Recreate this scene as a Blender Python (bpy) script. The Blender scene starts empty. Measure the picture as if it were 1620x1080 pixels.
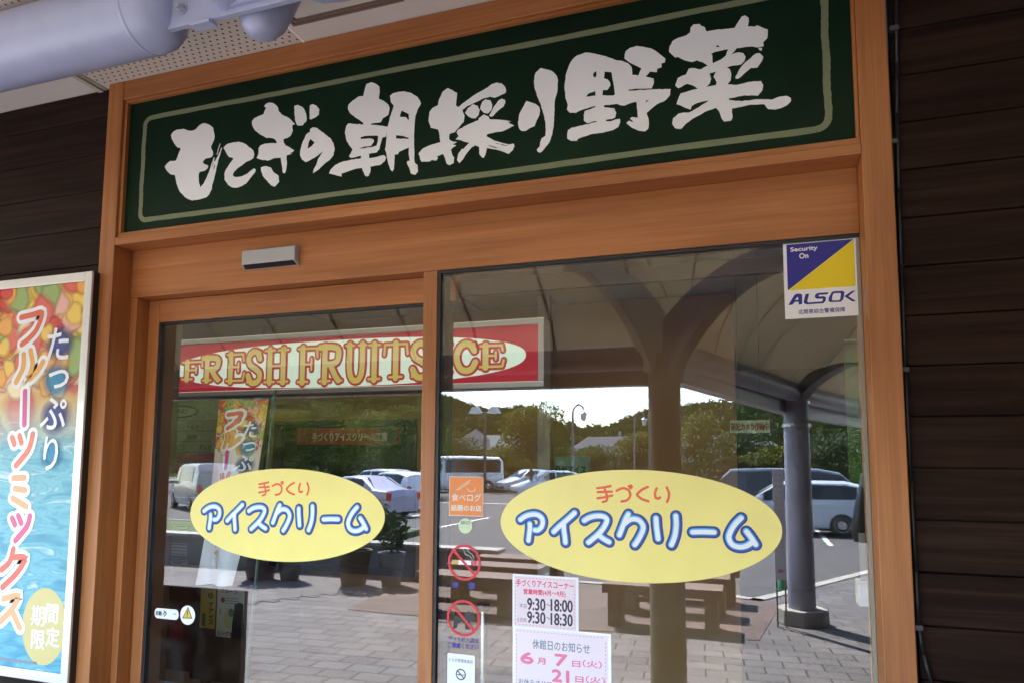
import bpy, math, random
from mathutils import Vector, Matrix, geometry, noise
random.seed(7)
sc = bpy.context.scene
COL = sc.collection
PI = math.pi

# ------------------------------------------------------------------ camera
cd = bpy.data.cameras.new('camera'); cam = bpy.data.objects.new('camera', cd); COL.objects.link(cam)
R_ = Vector((0.9409,0.3387,0.0073)); U_ = Vector((0.0259,-0.0935,0.9953)); F_ = Vector((-0.3378,0.9363,0.0967))
cam.matrix_world = Matrix(((R_.x, U_.x, -F_.x, 0), (R_.y, U_.y, -F_.y, -2.3), (R_.z, U_.z, -F_.z, 1.6), (0, 0, 0, 1)))
cd.sensor_fit = 'HORIZONTAL'; cd.sensor_width = 36; cd.lens = 25.5764
cd.shift_x = 0.0205; cd.shift_y = 0.049
cd.clip_start = .05; cd.clip_end = 3000
sc.camera = cam
# ------------------------------------------------------------------ sky, sun, exposure
SUN_EL, SUN_AZ = math.radians(56), math.radians(222)     # azimuth clockwise from +Y
sdir = Vector((math.sin(SUN_AZ)*math.cos(SUN_EL), math.cos(SUN_AZ)*math.cos(SUN_EL), math.sin(SUN_EL)))
w = bpy.data.worlds.new('World'); sc.world = w; w.use_nodes = True
nt = w.node_tree; bg = nt.nodes['Background']
sky = nt.nodes.new('ShaderNodeTexSky'); sky.sky_type = 'NISHITA'; sky.sun_disc = False
sky.sun_elevation = SUN_EL; sky.sun_rotation = SUN_AZ; sky.dust_density = .2; sky.air_density = 1.0
nt.links.new(sky.outputs[0], bg.inputs[0]); bg.inputs[1].default_value = .15
ld = bpy.data.lights.new('sun', 'SUN'); ld.energy = 5.0; ld.angle = math.radians(.5); ld.color = (1, .965, .91)
sun = bpy.data.objects.new('sun', ld); COL.objects.link(sun); sun.location = sdir*60
sun.rotation_euler = sdir.to_track_quat('Z', 'Y').to_euler()
vs = sc.view_settings; vs.view_transform = 'Standard'; vs.look = 'None'; vs.gamma = 1; vs.use_curve_mapping = False
vs.exposure = 3.4
sc.render.engine = 'CYCLES'
sc.cycles.max_bounces = 8; sc.cycles.diffuse_bounces = 4; sc.cycles.glossy_bounces = 4; sc.cycles.transparent_max_bounces = 24
sc.cycles.sample_clamp_indirect = 6; sc.cycles.use_denoising = True
sc.cycles.caustics_reflective = False; sc.cycles.caustics_refractive = False

# ------------------------------------------------------------------ materials
MATS = {}
def mat(name, col=(.5,.5,.5), rough=.6, metal=0, emit=None, estr=0, coat=0, spec=None, vary=0, vscale=20):
    if name in MATS: return MATS[name]
    m = bpy.data.materials.new(name); m.use_nodes = True; n = m.node_tree.nodes; L = m.node_tree.links
    b = n['Principled BSDF']; b.inputs['Base Color'].default_value = (*col, 1)
    b.inputs['Roughness'].default_value = rough; b.inputs['Metallic'].default_value = metal
    if coat: b.inputs['Coat Weight'].default_value = coat; b.inputs['Coat Roughness'].default_value = .08
    if spec is not None: b.inputs['Specular IOR Level'].default_value = spec
    if emit: b.inputs['Emission Color'].default_value = (*emit, 1); b.inputs['Emission Strength'].default_value = estr
    if vary:
        tc = n.new('ShaderNodeTexCoord'); t = n.new('ShaderNodeTexNoise'); t.inputs['Scale'].default_value = vscale; t.inputs['Detail'].default_value = 6
        L.new(tc.outputs['Object'], t.inputs['Vector'])
        r = n.new('ShaderNodeValToRGB'); r.color_ramp.elements[0].position = .3; r.color_ramp.elements[1].position = .72
        r.color_ramp.elements[0].color = tuple(c*(1-vary) for c in col)+(1,); r.color_ramp.elements[1].color = tuple(min(1, c*(1+vary)) for c in col)+(1,)
        L.new(t.outputs[0], r.inputs[0]); L.new(r.outputs[0], b.inputs['Base Color'])
    MATS[name] = m; return m
def nodes(m):
    n = m.node_tree.nodes; return n, m.node_tree.links, n['Principled BSDF']
def ramp(n, pts):
    r = n.new('ShaderNodeValToRGB'); e = r.color_ramp.elements
    while len(e) > 1: e.remove(e[-1])
    e[0].position = pts[0][0]; e[0].color = (*pts[0][1], 1)
    for p, c in pts[1:]:
        k = e.new(p); k.color = (*c, 1)
    return r
def wood(name, axis, a, b, c, rough=.45, scale=1.0):
    m = mat(name, a, rough); n, L, bs = nodes(m)
    tc = n.new('ShaderNodeTexCoord'); mp = n.new('ShaderNodeMapping')
    s = [26*scale]*3; s[axis] = .9*scale; mp.inputs['Scale'].default_value = s
    L.new(tc.outputs['Object'], mp.inputs[0])
    t = n.new('ShaderNodeTexNoise'); t.inputs['Scale'].default_value = 1.2; t.inputs['Detail'].default_value = 8; t.inputs['Roughness'].default_value = .6; t.inputs['Distortion'].default_value = .35
    L.new(mp.outputs[0], t.inputs['Vector'])
    r = ramp(n, [(.28, c), (.45, a), (.62, b), (.78, a)]); L.new(t.outputs[0], r.inputs[0])
    mp2 = n.new('ShaderNodeMapping'); s2 = [160*scale]*3; s2[axis] = 3*scale; mp2.inputs['Scale'].default_value = s2
    L.new(tc.outputs['Object'], mp2.inputs[0])
    t2 = n.new('ShaderNodeTexNoise'); t2.inputs['Scale'].default_value = 1; t2.inputs['Detail'].default_value = 4
    L.new(mp2.outputs[0], t2.inputs['Vector'])
    r2 = ramp(n, [(.3, (.84,.83,.82)), (.6, (1.05,1.05,1.05))]); L.new(t2.outputs[0], r2.inputs[0])
    mx = n.new('ShaderNodeMix'); mx.data_type = 'RGBA'; mx.blend_type = 'MULTIPLY'; mx.inputs[0].default_value = .8
    L.new(r.outputs[0], mx.inputs[6]); L.new(r2.outputs[0], mx.inputs[7]); L.new(mx.outputs[2], bs.inputs['Base Color'])
    t3 = n.new('ShaderNodeTexNoise'); t3.inputs['Scale'].default_value = 2.2; t3.inputs['Detail'].default_value = 3; mp3 = n.new('ShaderNodeMapping'); s3 = [2.4]*3; s3[axis] = .5; mp3.inputs['Scale'].default_value = s3
    L.new(tc.outputs['Object'], mp3.inputs[0]); L.new(mp3.outputs[0], t3.inputs['Vector']); r3 = ramp(n, [(.3, (.82,.80,.78)), (.7, (1.12,1.12,1.12))]); L.new(t3.outputs[0], r3.inputs[0])
    mz = n.new('ShaderNodeMix'); mz.data_type = 'RGBA'; mz.blend_type = 'MULTIPLY'; mz.inputs[0].default_value = 1; L.new(mx.outputs[2], mz.inputs[6]); L.new(r3.outputs[0], mz.inputs[7]); L.new(mz.outputs[2], bs.inputs['Base Color'])
    bp = n.new('ShaderNodeBump'); bp.inputs['Strength'].default_value = .08; bp.inputs['Distance'].default_value = .002
    L.new(t2.outputs[0], bp.inputs['Height']); L.new(bp.outputs[0], bs.inputs['Normal'])
    return m
WA, WB_, WC = (.40,.148,.044), (.455,.178,.056), (.32,.111,.031)
WOODH = wood('wood_rail', 0, WA, WB_, WC)
WOODV = wood('wood_post', 2, WA, WB_, WC)
SIDING = wood('dark_siding', 0, (.019,.009,.0055), (.034,.017,.011), (.010,.0045,.003), .7)
SIDING.node_tree.nodes['Principled BSDF'].inputs['Specular IOR Level'].default_value = .12
BENCHW = wood('bench_wood', 0, (.14,.082,.055), (.19,.12,.085), (.09,.052,.034), .7, .7)
INWALL = mat('interior_panel', (.36,.195,.065), .55, vary=.07, vscale=1.5)
BLACKRUB = mat('black_rubber', (.012,.012,.013), .5)
GREY = mat('grey_metal', (.45,.45,.46), .4, .6)
SILVER = mat('silver_aluminium', (.62,.62,.62), .35, .75)
WHITE = mat('white_paint', (.8,.8,.8), .5)
PAPER = mat('white_vinyl', (.86,.86,.87), .4)
BLACK = mat('black', (.015,.015,.016), .4)
INK = mat('dark_ink', (.03,.03,.045), .5)
LAV = mat('lavender_grey_paint', (.42,.47,.70), .38, 0, coat=.15, vary=.05, vscale=9)
SOFF = mat('soffit_board', (.80,.74,.68), .8, vary=.07, vscale=2.5)
SOFFP = mat('perforated_board', (.74,.66,.58), .8)
HOLE = mat('perforation', (.05,.04,.03), .9)
BROWNTRIM = mat('brown_trim', (.22,.15,.11), .6)
CEIL = mat('canopy_ceiling', (.82,.72,.52), .85, vary=.08, vscale=1.5)
STEELCOL = mat('column_paint', (.33,.32,.39), .45, vary=.08, vscale=4)
FINM = mat('fin_paint', (.16,.15,.17), .5)
CONC = mat('concrete', (.38,.36,.33), .85, vary=.2, vscale=5)
YEL = mat('sticker_yellow', (.90,.76,.23), .3, vary=.04, vscale=6)
ORED = mat('orange_red', (.80,.10,.03), .4)
BLUE = mat('letter_blue', (.006,.028,.24), .35)
CYAN = mat('letter_sky_blue', (.13,.52,.86), .35)
PBLUE = mat('letter_mid_blue', (.02,.15,.55), .35)
LWHITE = mat('letter_white', (.86,.88,.92), .4)
RED = mat('sign_red', (.62,.03,.045), .4)
NAVY = mat('logo_blue', (.02,.018,.26), .35)
SYEL = mat('logo_yellow', (.86,.66,.01), .35)
PINKP = mat('pink_paper', (.80,.66,.71), .5)
PINK = mat('pink_ink', (.80,.20,.32), .5)
ROSE = mat('rose_ink', (.75,.06,.14), .5)
GINK = mat('grey_ink', (.22,.25,.29), .5)
BINK = mat('blue_ink', (.035,.045,.30), .5)
ORANGE = mat('orange_sticker', (.80,.24,.05), .45)
CREAM = mat('cream_print', (.78,.72,.62), .5)
LGREEN = mat('pale_green_vinyl', (.62,.74,.45), .45)
TAN = mat('tan_print', (.62,.36,.10), .5)
LEATHERG = mat('sign_green', (.004,.019,.008), .5, spec=.15, vary=.35, vscale=3)
OLIVE = mat('olive_brush', (.19,.22,.12), .55)
SIGNW = mat('sign_white', (.92,.93,.94), .45)

def glass_mat():
    m = bpy.data.materials.new('window_glass'); m.use_nodes = True; n = m.node_tree.nodes; L = m.node_tree.links
    n.remove(n['Principled BSDF'])
    tr = n.new('ShaderNodeBsdfTransparent'); tr.inputs[0].default_value = (.97,.98,.96,1)
    gl = n.new('ShaderNodeBsdfGlossy'); gl.inputs['Roughness'].default_value = 0; gl.inputs[0].default_value = (.97,.98,1,1)
    lw = n.new('ShaderNodeLayerWeight'); lw.inputs[0].default_value = .5
    pw = n.new('ShaderNodeMath'); pw.operation = 'POWER'; pw.inputs[1].default_value = 5; L.new(lw.outputs['Facing'], pw.inputs[0])
    ma = n.new('ShaderNodeMath'); ma.operation = 'MULTIPLY_ADD'; ma.inputs[1].default_value = .88; ma.inputs[2].default_value = .108; L.new(pw.outputs[0], ma.inputs[0])
    ge = n.new('ShaderNodeNewGeometry'); iv = n.new('ShaderNodeMath'); iv.operation = 'SUBTRACT'; iv.inputs[0].default_value = 1; L.new(ge.outputs['Backfacing'], iv.inputs[1])
    fr = n.new('ShaderNodeMix'); fr.data_type = 'FLOAT'; L.new(ge.outputs['Backfacing'], fr.inputs[0]); L.new(ma.outputs[0], fr.inputs[2]); fr.inputs[3].default_value = .02
    tc = n.new('ShaderNodeTexCoord'); nz = n.new('ShaderNodeTexNoise'); nz.inputs['Scale'].default_value = 1.7; nz.inputs['Detail'].default_value = 1; L.new(tc.outputs['Object'], nz.inputs['Vector'])
    bp = n.new('ShaderNodeBump'); bp.inputs['Strength'].default_value = .25; bp.inputs['Distance'].default_value = .002; L.new(nz.outputs[0], bp.inputs['Height']); L.new(bp.outputs[0], gl.inputs['Normal'])
    mx = n.new('ShaderNodeMixShader'); L.new(fr.outputs[0], mx.inputs[0]); L.new(tr.outputs[0], mx.inputs[1]); L.new(gl.outputs[0], mx.inputs[2])
    df = n.new('ShaderNodeBsdfDiffuse'); df.inputs[0].default_value = (.7,.7,.68,1); nd = n.new('ShaderNodeTexNoise'); nd.inputs['Scale'].default_value = 5; nd.inputs['Detail'].default_value = 7; nd.inputs['Distortion'].default_value = 1.5; L.new(tc.outputs['Object'], nd.inputs['Vector'])
    rd_ = ramp(n, [(.45, (.001,.001,.001)), (.8, (.022,.022,.022))]); L.new(nd.outputs[0], rd_.inputs[0]); m2 = n.new('ShaderNodeMixShader'); L.new(rd_.outputs[0], m2.inputs[0]); L.new(mx.outputs[0], m2.inputs[1]); L.new(df.outputs[0], m2.inputs[2])
    L.new(m2.outputs[0], n['Material Output'].inputs[0]); return m
GLASS = glass_mat()
def clear_mat():
    m = bpy.data.materials.new('clear_plastic'); m.use_nodes = True; n = m.node_tree.nodes; L = m.node_tree.links
    tr = n.new('ShaderNodeBsdfTransparent'); mx = n.new('ShaderNodeMixShader'); mx.inputs[0].default_value = .35
    b = n['Principled BSDF']; b.inputs['Base Color'].default_value = (.16,.36,.08,1); b.inputs['Roughness'].default_value = .4
    L.new(tr.outputs[0], mx.inputs[1]); L.new(b.outputs[0], mx.inputs[2]); L.new(mx.outputs[0], n['Material Output'].inputs[0]); return m
GREENFILM = clear_mat()

# ------------------------------------------------------------------ mesh builder
FONT = {}
def glyphs(body):
    if body not in FONT:
        c = bpy.data.curves.new('t', 'FONT'); c.body = body; c.resolution_u = 3
        o = bpy.data.objects.new('t', c); COL.objects.link(o)
        dg = bpy.context.evaluated_depsgraph_get(); dg.update()
        m = bpy.data.meshes.new_from_object(o.evaluated_get(dg))
        FONT[body] = ([tuple(v.co[:2]) for v in m.vertices], [tuple(p.vertices) for p in m.polygons])
        bpy.data.objects.remove(o); bpy.data.curves.remove(c); bpy.data.meshes.remove(m)
    return FONT[body]
def wall(y): return lambda a, b, l: (a, y-l, b)
class B:
    def __init__(s): s.v = []; s.f = []; s.m = []; s.ms = []; s.M = wall(0)
    def mi(s, m):
        if m not in s.ms: s.ms.append(m)
        return s.ms.index(m)
    def add(s, vs, fs, m):
        o = len(s.v); s.v += [tuple(v) for v in vs]; k = s.mi(m)
        for f in fs: s.f.append(tuple(i+o for i in f)); s.m.append(k)
        return s
    def box(s, x0, x1, y0, y1, z0, z1, m):
        vs = [(x, y, z) for x in (x0, x1) for y in (y0, y1) for z in (z0, z1)]
        return s.add(vs, [(0,1,3,2),(4,6,7,5),(0,4,5,1),(2,3,7,6),(0,2,6,4),(1,5,7,3)], m)
    def hexa(s, p, m):   # 8 points: bottom ring 4 ccw, top ring 4
        return s.add(p, [(3,2,1,0),(4,5,6,7),(0,1,5,4),(1,2,6,5),(2,3,7,6),(3,0,4,7)], m)
    def tube(s, p0, p1, r0, r1, m, n=20, cap=True):
        p0 = Vector(p0); p1 = Vector(p1); d = (p1-p0).normalized()
        a = d.orthogonal().normalized(); b = d.cross(a)
        vs = []
        for p, r in ((p0, r0), (p1, r1)):
            for i in range(n):
                t = 2*PI*i/n; vs.append(p+(a*math.cos(t)+b*math.sin(t))*r)
        fs = [(i, (i+1) % n, n+(i+1) % n, n+i) for i in range(n)]
        if cap: fs += [tuple(range(n-1, -1, -1)), tuple(range(n, 2*n))]
        return s.add(vs, fs, m)
    def lathe(s, pts, m, c=(0,0,0), ax=(0,0,1), n=24):   # pts (dist along axis, radius)
        c = Vector(c); d = Vector(ax).normalized(); a = d.orthogonal().normalized(); b = d.cross(a); vs = []
        for h, r in pts:
            for i in range(n):
                t = 2*PI*i/n; vs.append(c+d*h+(a*math.cos(t)+b*math.sin(t))*max(r, 1e-4))
        fs = []
        for k in range(len(pts)-1):
            for i in range(n): fs.append((k*n+i, k*n+(i+1) % n, (k+1)*n+(i+1) % n, (k+1)*n+i))
        fs += [tuple(range(n-1, -1, -1)), tuple(range((len(pts)-1)*n, len(pts)*n))]
        return s.add(vs, fs, m)
    def pipe(s, pts, r, m, n=8):
        for a, b in zip(pts, pts[1:]): s.tube(a, b, r, r, m, n)
        return s
    def prism(s, poly, m, y0, y1, M=None):   # XZ polygon extruded along y
        n = len(poly)
        if sum(poly[i][0]*poly[(i+1) % n][1]-poly[(i+1) % n][0]*poly[i][1] for i in range(n)) < 0: poly = poly[::-1]
        vs = [(a, y0, b) for a, b in poly]+[(a, y1, b) for a, b in poly]
        if M: vs = [M(*v) for v in vs]
        tri = [list(t) for t in geometry.tessellate_polygon([[Vector((a, b, 0)) for a, b in poly]])]
        fs = []
        for t in tri:
            A = [poly[i] for i in t]; cr = (A[1][0]-A[0][0])*(A[2][1]-A[0][1])-(A[2][0]-A[0][0])*(A[1][1]-A[0][1])
            if cr < 0: t = t[::-1]
            fs.append(tuple(t)); fs.append(tuple(i+n for i in t[::-1]))
        fs += [((i+1) % n, i, n+i, n+(i+1) % n) for i in range(n)]
        return s.add(vs, fs, m)
    # ---- flat printing on a surface map M(a, b, lift)
    def poly(s, loops, m, lift):
        if not isinstance(loops[0][0], (tuple, list)): loops = [loops]
        pts = [p for l in loops for p in l]
        tri = geometry.tessellate_polygon([[Vector((a, b, 0)) for a, b in l] for l in loops])
        fs = []
        for t in tri:
            A = [pts[i] for i in t]; cr = (A[1][0]-A[0][0])*(A[2][1]-A[0][1])-(A[2][0]-A[0][0])*(A[1][1]-A[0][1])
            if abs(cr) < 1e-12: continue
            fs.append(tuple(t) if cr > 0 else tuple(t[::-1]))
        return s.add([s.M(a, b, lift) for a, b in pts], fs, m)
    def rect(s, x0, z0, x1, z1, m, lift, r=0):
        if not r: return s.poly([(x0,z0),(x1,z0),(x1,z1),(x0,z1)], m, lift)
        pts = []
        for cx, cz, a0 in ((x1-r, z0+r, -90), (x1-r, z1-r, 0), (x0+r, z1-r, 90), (x0+r, z0+r, 180)):
            for k in range(6): t = math.radians(a0+k*18); pts.append((cx+r*math.cos(t), cz+r*math.sin(t)))
        return s.poly(pts, m, lift)
    def disc(s, cx, cz, a, b, m, lift, n=64):
        return s.poly([(cx+a*math.cos(2*PI*i/n), cz+b*math.sin(2*PI*i/n)) for i in range(n)], m, lift)
    def ring(s, cx, cz, a, b, wd, m, lift, n=56):
        o = [(cx+a*math.cos(2*PI*i/n), cz+b*math.sin(2*PI*i/n)) for i in range(n)]
        q = [(cx+(a-wd)*math.cos(2*PI*i/n), cz+(b-wd)*math.sin(2*PI*i/n)) for i in range(n)]
        vs = [s.M(x, z, lift) for x, z in o+q]
        return s.add(vs, [(i, (i+1) % n, n+(i+1) % n, n+i) for i in range(n)], m)
    def stroke(s, pts, wd, m, lift, smooth=True, cap=True):
        P = [Vector(p) for p in pts]
        if smooth and len(P) > 2:
            Q = []
            for i in range(len(P)-1):
                a = P[max(i-1, 0)]; b = P[i]; c = P[i+1]; d = P[min(i+2, len(P)-1)]
                for k in range(5):
                    t = k/5; Q.append(.5*((2*b)+(c-a)*t+(2*a-5*b+4*c-d)*t*t+(3*b-a-3*c+d)*t**3))
            P = Q+[P[-1]]
        r = wd/2; n = len(P); lft = []; rgt = []
        for i in range(n):
            d0 = (P[i]-P[max(i-1, 0)]); d1 = (P[min(i+1, n-1)]-P[i])
            if d0.length < 1e-9: d0 = d1
            if d1.length < 1e-9: d1 = d0
            d0 = d0.normalized(); d1 = d1.normalized(); d = d0+d1
            d = d1 if d.length < 1e-6 else d.normalized()
            nn = Vector((-d.y, d.x)); k = 1/max(.55, nn.dot(Vector((-d1.y, d1.x))))
            lft.append(P[i]+nn*r*k); rgt.append(P[i]-nn*r*k)
        vs = lft+rgt; fs = [(i, n+i, n+i+1, i+1) for i in range(n-1)]
        if cap:
            for e, o in ((0, -1), (n-1, 1)):
                d = (P[1]-P[0]).normalized() if e == 0 else (P[-1]-P[-2]).normalized()
                a0 = math.atan2(d.y, d.x)+(PI/2 if e == 0 else -PI/2); b0 = len(vs)
                arc = [P[e]+Vector((math.cos(a0+PI*k/8), math.sin(a0+PI*k/8)))*r for k in range(9)]
                vs += arc; fs.append(tuple(range(b0, b0+9)))
        return s.add([s.M(p.x, p.y, lift) for p in vs], fs, m)
    def text(s, body, box, m, lift, bold=0, slant=0):
        vs, fs = glyphs(body); x0, z0, x1, z1 = box
        ax = [v[0] for v in vs]; az = [v[1] for v in vs]; mx, Mx, mz, Mz = min(ax), max(ax), min(az), max(az)
        sx = (x1-x0)/(Mx-mx); sz = (z1-z0)/max(Mz-mz, 1e-6)
        sh = [(0,0)] if not bold else [(-bold,0),(bold,0),(0,bold),(0,-bold)]
        for k, (dx, dz) in enumerate(sh):
            s.add([s.M(x0+(v[0]-mx)*sx+dx+slant*(v[1]-mz)*sz, z0+(v[1]-mz)*sz+dz, lift+k*.00004) for v in vs], fs, m)
        return s
    def build(s, name, parent=None, at=None, smooth=False, bevel=0, sub=0):
        me = bpy.data.meshes.new(name); at = Vector(at) if at else (parent.location.copy() if parent else Vector())
        if parent and parent.parent and not at.length: at = parent.parent.location+parent.location
        if parent and parent.parent: at = parent.parent.location+parent.location
        me.from_pydata([Vector(v)-at for v in s.v], [], s.f)
        for m in s.ms: me.materials.append(m)
        me.polygons.foreach_set('material_index', s.m); me.update()
        o = bpy.data.objects.new(name, me); COL.objects.link(o)
        if parent: o.parent = parent
        else: o.location = at
        if smooth:
            for p in me.polygons: p.use_smooth = True
            if smooth is not True:
                try: me.set_sharp_from_angle(angle=math.radians(smooth))
                except Exception: pass
        if bevel:
            b = o.modifiers.new('bevel', 'BEVEL'); b.width = bevel; b.segments = 2; b.limit_method = 'ANGLE'
        if sub:
            b = o.modifiers.new('sub', 'SUBSURF'); b.levels = b.render_levels = sub
        return o
def tag(o, label, cat, group=None):
    o['label'] = label; o['category'] = cat
    if group: o['group'] = group
    return o
def struct(o): o['kind'] = 'structure'; return o
def stuff(o): o['kind'] = 'stuff'; return o
def thing(name, label, cat, loc=(0,0,0), group=None):
    o = bpy.data.objects.new(name, None); COL.objects.link(o); o.location = loc; o.empty_display_size = .1
    return tag(o, label, cat, group)
def dup(root, loc, rz, label, group=None):
    r = root.copy(); COL.objects.link(r); r.location = loc; r.rotation_euler = (0, 0, rz); r['label'] = label
    if group: r['group'] = group
    for ch in root.children:
        c = ch.copy(); COL.objects.link(c); c.parent = r
        for g in ch.children:
            d = g.copy(); COL.objects.link(d); d.parent = c
    return r

# ------------------------------------------------------------------ key dimensions (metres)
EYE = 1.6
y1, y2 = 0.1002, 0.1688          # header plane, sliding door plane
XoL, XiL, XiR, XoR = -2.6239, -2.54, 0.32, 0.4007
ZS = EYE+1.6427; ZHB = EYE+1.5559; ZST = EYE+0.9411; ZSB = EYE+0.9087
PL, PR, PT, PB = -2.5227, 0.3085, EYE+1.5437, EYE+0.9715
TL, TB, ML, MR = -2.5045, EYE+0.7013, -1.1346, -1.0792
DGL, DGT = -2.444, EYE+0.6013
YG, YD = .115, .188                          # glass faces of fixed pane and sliding door

# ------------------------------------------------------------------ ground
PAV = mat('pavers', (.4,.35,.33), .8); n, L, bs = nodes(PAV)
def paver_nodes(m, cols, mortar):
    n, L, bs = nodes(m)
    tc = n.new('ShaderNodeTexCoord')
    bk = n.new('ShaderNodeTexBrick'); bk.inputs['Scale'].default_value = 1; bk.inputs['Brick Width'].default_value = .30; bk.inputs['Row Height'].default_value = .20
    bk.inputs['Mortar Size'].default_value = .008; bk.inputs['Mortar Smooth'].default_value = .3; bk.inputs['Bias'].default_value = 0
    bk.inputs['Color1'].default_value = (*cols[0], 1); bk.inputs['Color2'].default_value = (*cols[1], 1); bk.inputs['Mortar'].default_value = (*mortar, 1)
    mp = n.new('ShaderNodeMapping'); mp.inputs['Rotation'].default_value = (0, 0, math.radians(4)); L.new(tc.outputs['Object'], mp.inputs[0]); L.new(mp.outputs[0], bk.inputs['Vector'])
    t = n.new('ShaderNodeTexNoise'); t.inputs['Scale'].default_value = 1.6; t.inputs['Detail'].default_value = 8; L.new(tc.outputs['Object'], t.inputs['Vector'])
    r = ramp(n, [(.3, (.72,.72,.74)), (.7, (1.15,1.12,1.1))]); L.new(t.outputs[0], r.inputs[0])
    mx = n.new('ShaderNodeMix'); mx.data_type = 'RGBA'; mx.blend_type = 'MULTIPLY'; mx.inputs[0].default_value = 1
    L.new(bk.outputs['Color'], mx.inputs[6]); L.new(r.outputs[0], mx.inputs[7]); L.new(mx.outputs[2], bs.inputs['Base Color'])
    bp = n.new('ShaderNodeBump'); bp.inputs['Strength'].default_value = .5; bp.inputs['Distance'].default_value = .004; bp.invert = True
    L.new(bk.outputs['Fac'], bp.inputs['Height']); L.new(bp.outputs[0], bs.inputs['Normal'])
paver_nodes(PAV, ((.145,.135,.135), (.108,.099,.10)), (.022,.02,.02))
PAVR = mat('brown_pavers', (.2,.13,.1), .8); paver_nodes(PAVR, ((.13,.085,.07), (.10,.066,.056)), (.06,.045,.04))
ASPH = mat('asphalt', (.075,.07,.07), .9, vary=.25, vscale=3)
GRASS = mat('grass_green', (.07,.10,.025), .9, vary=.4, vscale=2)
LOT = -.3
g = B(); g.add([(-900,-1200,LOT-.1),(900,-1200,LOT-.1),(900,30,LOT-.1),(-900,30,LOT-.1)], [(0,1,2,3)], mat('soil', (.10,.10,.05), .95, vary=.3, vscale=.05)); struct(g.build('terrain'))
g = B(); g.add([(-60,-62,LOT),(40,-62,LOT),(40,-2,LOT),(-60,-2,LOT)], [(0,1,2,3)], ASPH); struct(g.build('parking_lot'))
kerb = [(-22,.0),(-22,-7.6),(-9,-7.4),(-1.2,-7.2),(-.35,-6.95),(0.01,-6.75),(1.67,-9.9),(5.5,-17),(10,-17),(10,.0)]
g = B(); m_ = len(kerb)
g.add([(x, y, 0) for x, y in kerb]+[(x, y, LOT-.05) for x, y in kerb], [tuple(range(m_))]+[(i, (i+1) % m_, m_+(i+1) % m_, m_+i) for i in range(m_)], PAV); struct(g.build('pavement'))
g = B()
ins = [(-9,-7.4),(-1.2,-7.2),(-.35,-6.95),(0.01,-6.75),(1.67,-9.9),(5.5,-17)]
for (a, b), (c, d) in zip(ins, ins[1:]):
    t = Vector((c-a, d-b)).normalized(); q = (t.y*.14, -t.x*.14)
    g.hexa([(a,b,LOT-.04),(a+q[0],b+q[1],LOT-.04),(c+q[0],d+q[1],LOT-.04),(c,d,LOT-.04),(a,b,.012),(a+q[0],b+q[1],.012),(c+q[0],d+q[1],.012),(c,d,.012)], CONC)
struct(g.build('kerb'))
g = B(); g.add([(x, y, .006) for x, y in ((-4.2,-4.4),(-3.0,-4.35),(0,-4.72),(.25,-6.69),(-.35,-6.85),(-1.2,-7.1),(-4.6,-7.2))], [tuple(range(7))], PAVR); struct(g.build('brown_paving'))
g = B(); g.add([(x, y, LOT+.006) for x, y in ((-.4,-7.35),(.25,-7.5),(1.35,-9.6),(.65,-9.4))], [(0,1,2,3)], CONC); struct(g.build('concrete_apron'))
# pavement tiles with dark marks in front of the planter
g = B()
for k in range(8):
    x = -5.45+k*.13; yy = -4.3-k*.21
    for dx, dy in ((0,0),(.09,.02),(.05,-.08)): g.box(x+dx*1.2-.055, x+dx*1.2+.055, yy+dy*1.2-.05, yy+dy*1.2+.05, .001, .007, mat('dark_tile', (.10,.10,.11), .8))
struct(g.build('tile_border'))
g = B()
for k in range(9):
    x = -14+k*2.6; g.add([(x,-16.5,LOT+.005),(x+.12,-16.5,LOT+.005),(x+.12,-21.5,LOT+.005),(x,-21.5,LOT+.005)], [(0,1,2,3)], WHITE)
g.add([(-16,-30,LOT+.005),(9,-30,LOT+.005),(9,-30.25,LOT+.005),(-16,-30.25,LOT+.005)], [(0,1,2,3)], WHITE)
struct(g.build('road_markings'))
g = B(); g.box(-30,16,-48.5,-44,LOT-.05,LOT+.14,GRASS); struct(g.build('grass_verge'))
g = B(); g.box(-19,-8.2,-14.6,-11.6,LOT-.05,LOT+.14,GRASS); g.box(-19.15,-8.05,-11.6,-11.45,LOT-.05,LOT+.16,CONC); g.box(-19.15,-8.05,-14.75,-14.6,LOT-.05,LOT+.16,CONC); struct(g.build('planting_island'))

# ------------------------------------------------------------------ building shell
def siding(name, label, x0, x1, z0, pitch, zoff):
    t = thing(name, label, 'wall', ((x0+x1)/2, .06, 0)); b = B(); z = zoff
    while z > z0: z -= pitch
    while z < ZS-.01:
        za, zb = max(z, z0)+.0015, min(z+pitch, ZS-.004)-.0015
        if zb-za > .02: b.box(x0, x1, .03, .06, za, zb, SIDING)
        z += pitch
    b.build('board_cladding', t, bevel=.003)
    c = B(); c.box(x0, x1, .0602, .24, z0, ZS-.002, BLACK); c.build('backing_wall', t); return t
siding('siding_wall', 'dark brown horizontal board wall to the right of the wooden doorway', XoR+.012, 9.5, 0, .1435, 1.164)
siding('siding_wall', 'dark brown board wall to the left of the doorway, behind the ice cream poster', -15, XoL-.012, 0, .168, 2.441)

t = thing('siding_wall', 'dark brown board wall added out of view at the far right to block side light', 'wall', (2.5, -3.2, 0)); b = B(); z = 0  # unseen side wall, added to block light coming from the right
while z < ZS-.02:
    b.box(2.5, 2.53, -6.3, .028, z+.0015, min(z+.1435, ZS-.004)-.0015, SIDING); z += .1435
b.build('board_cladding', t, bevel=.003); b = B(); b.box(2.5305, 2.75, -6.3, .028, 0, ZS-.004, BLACK); b.build('backing_wall', t)

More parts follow.
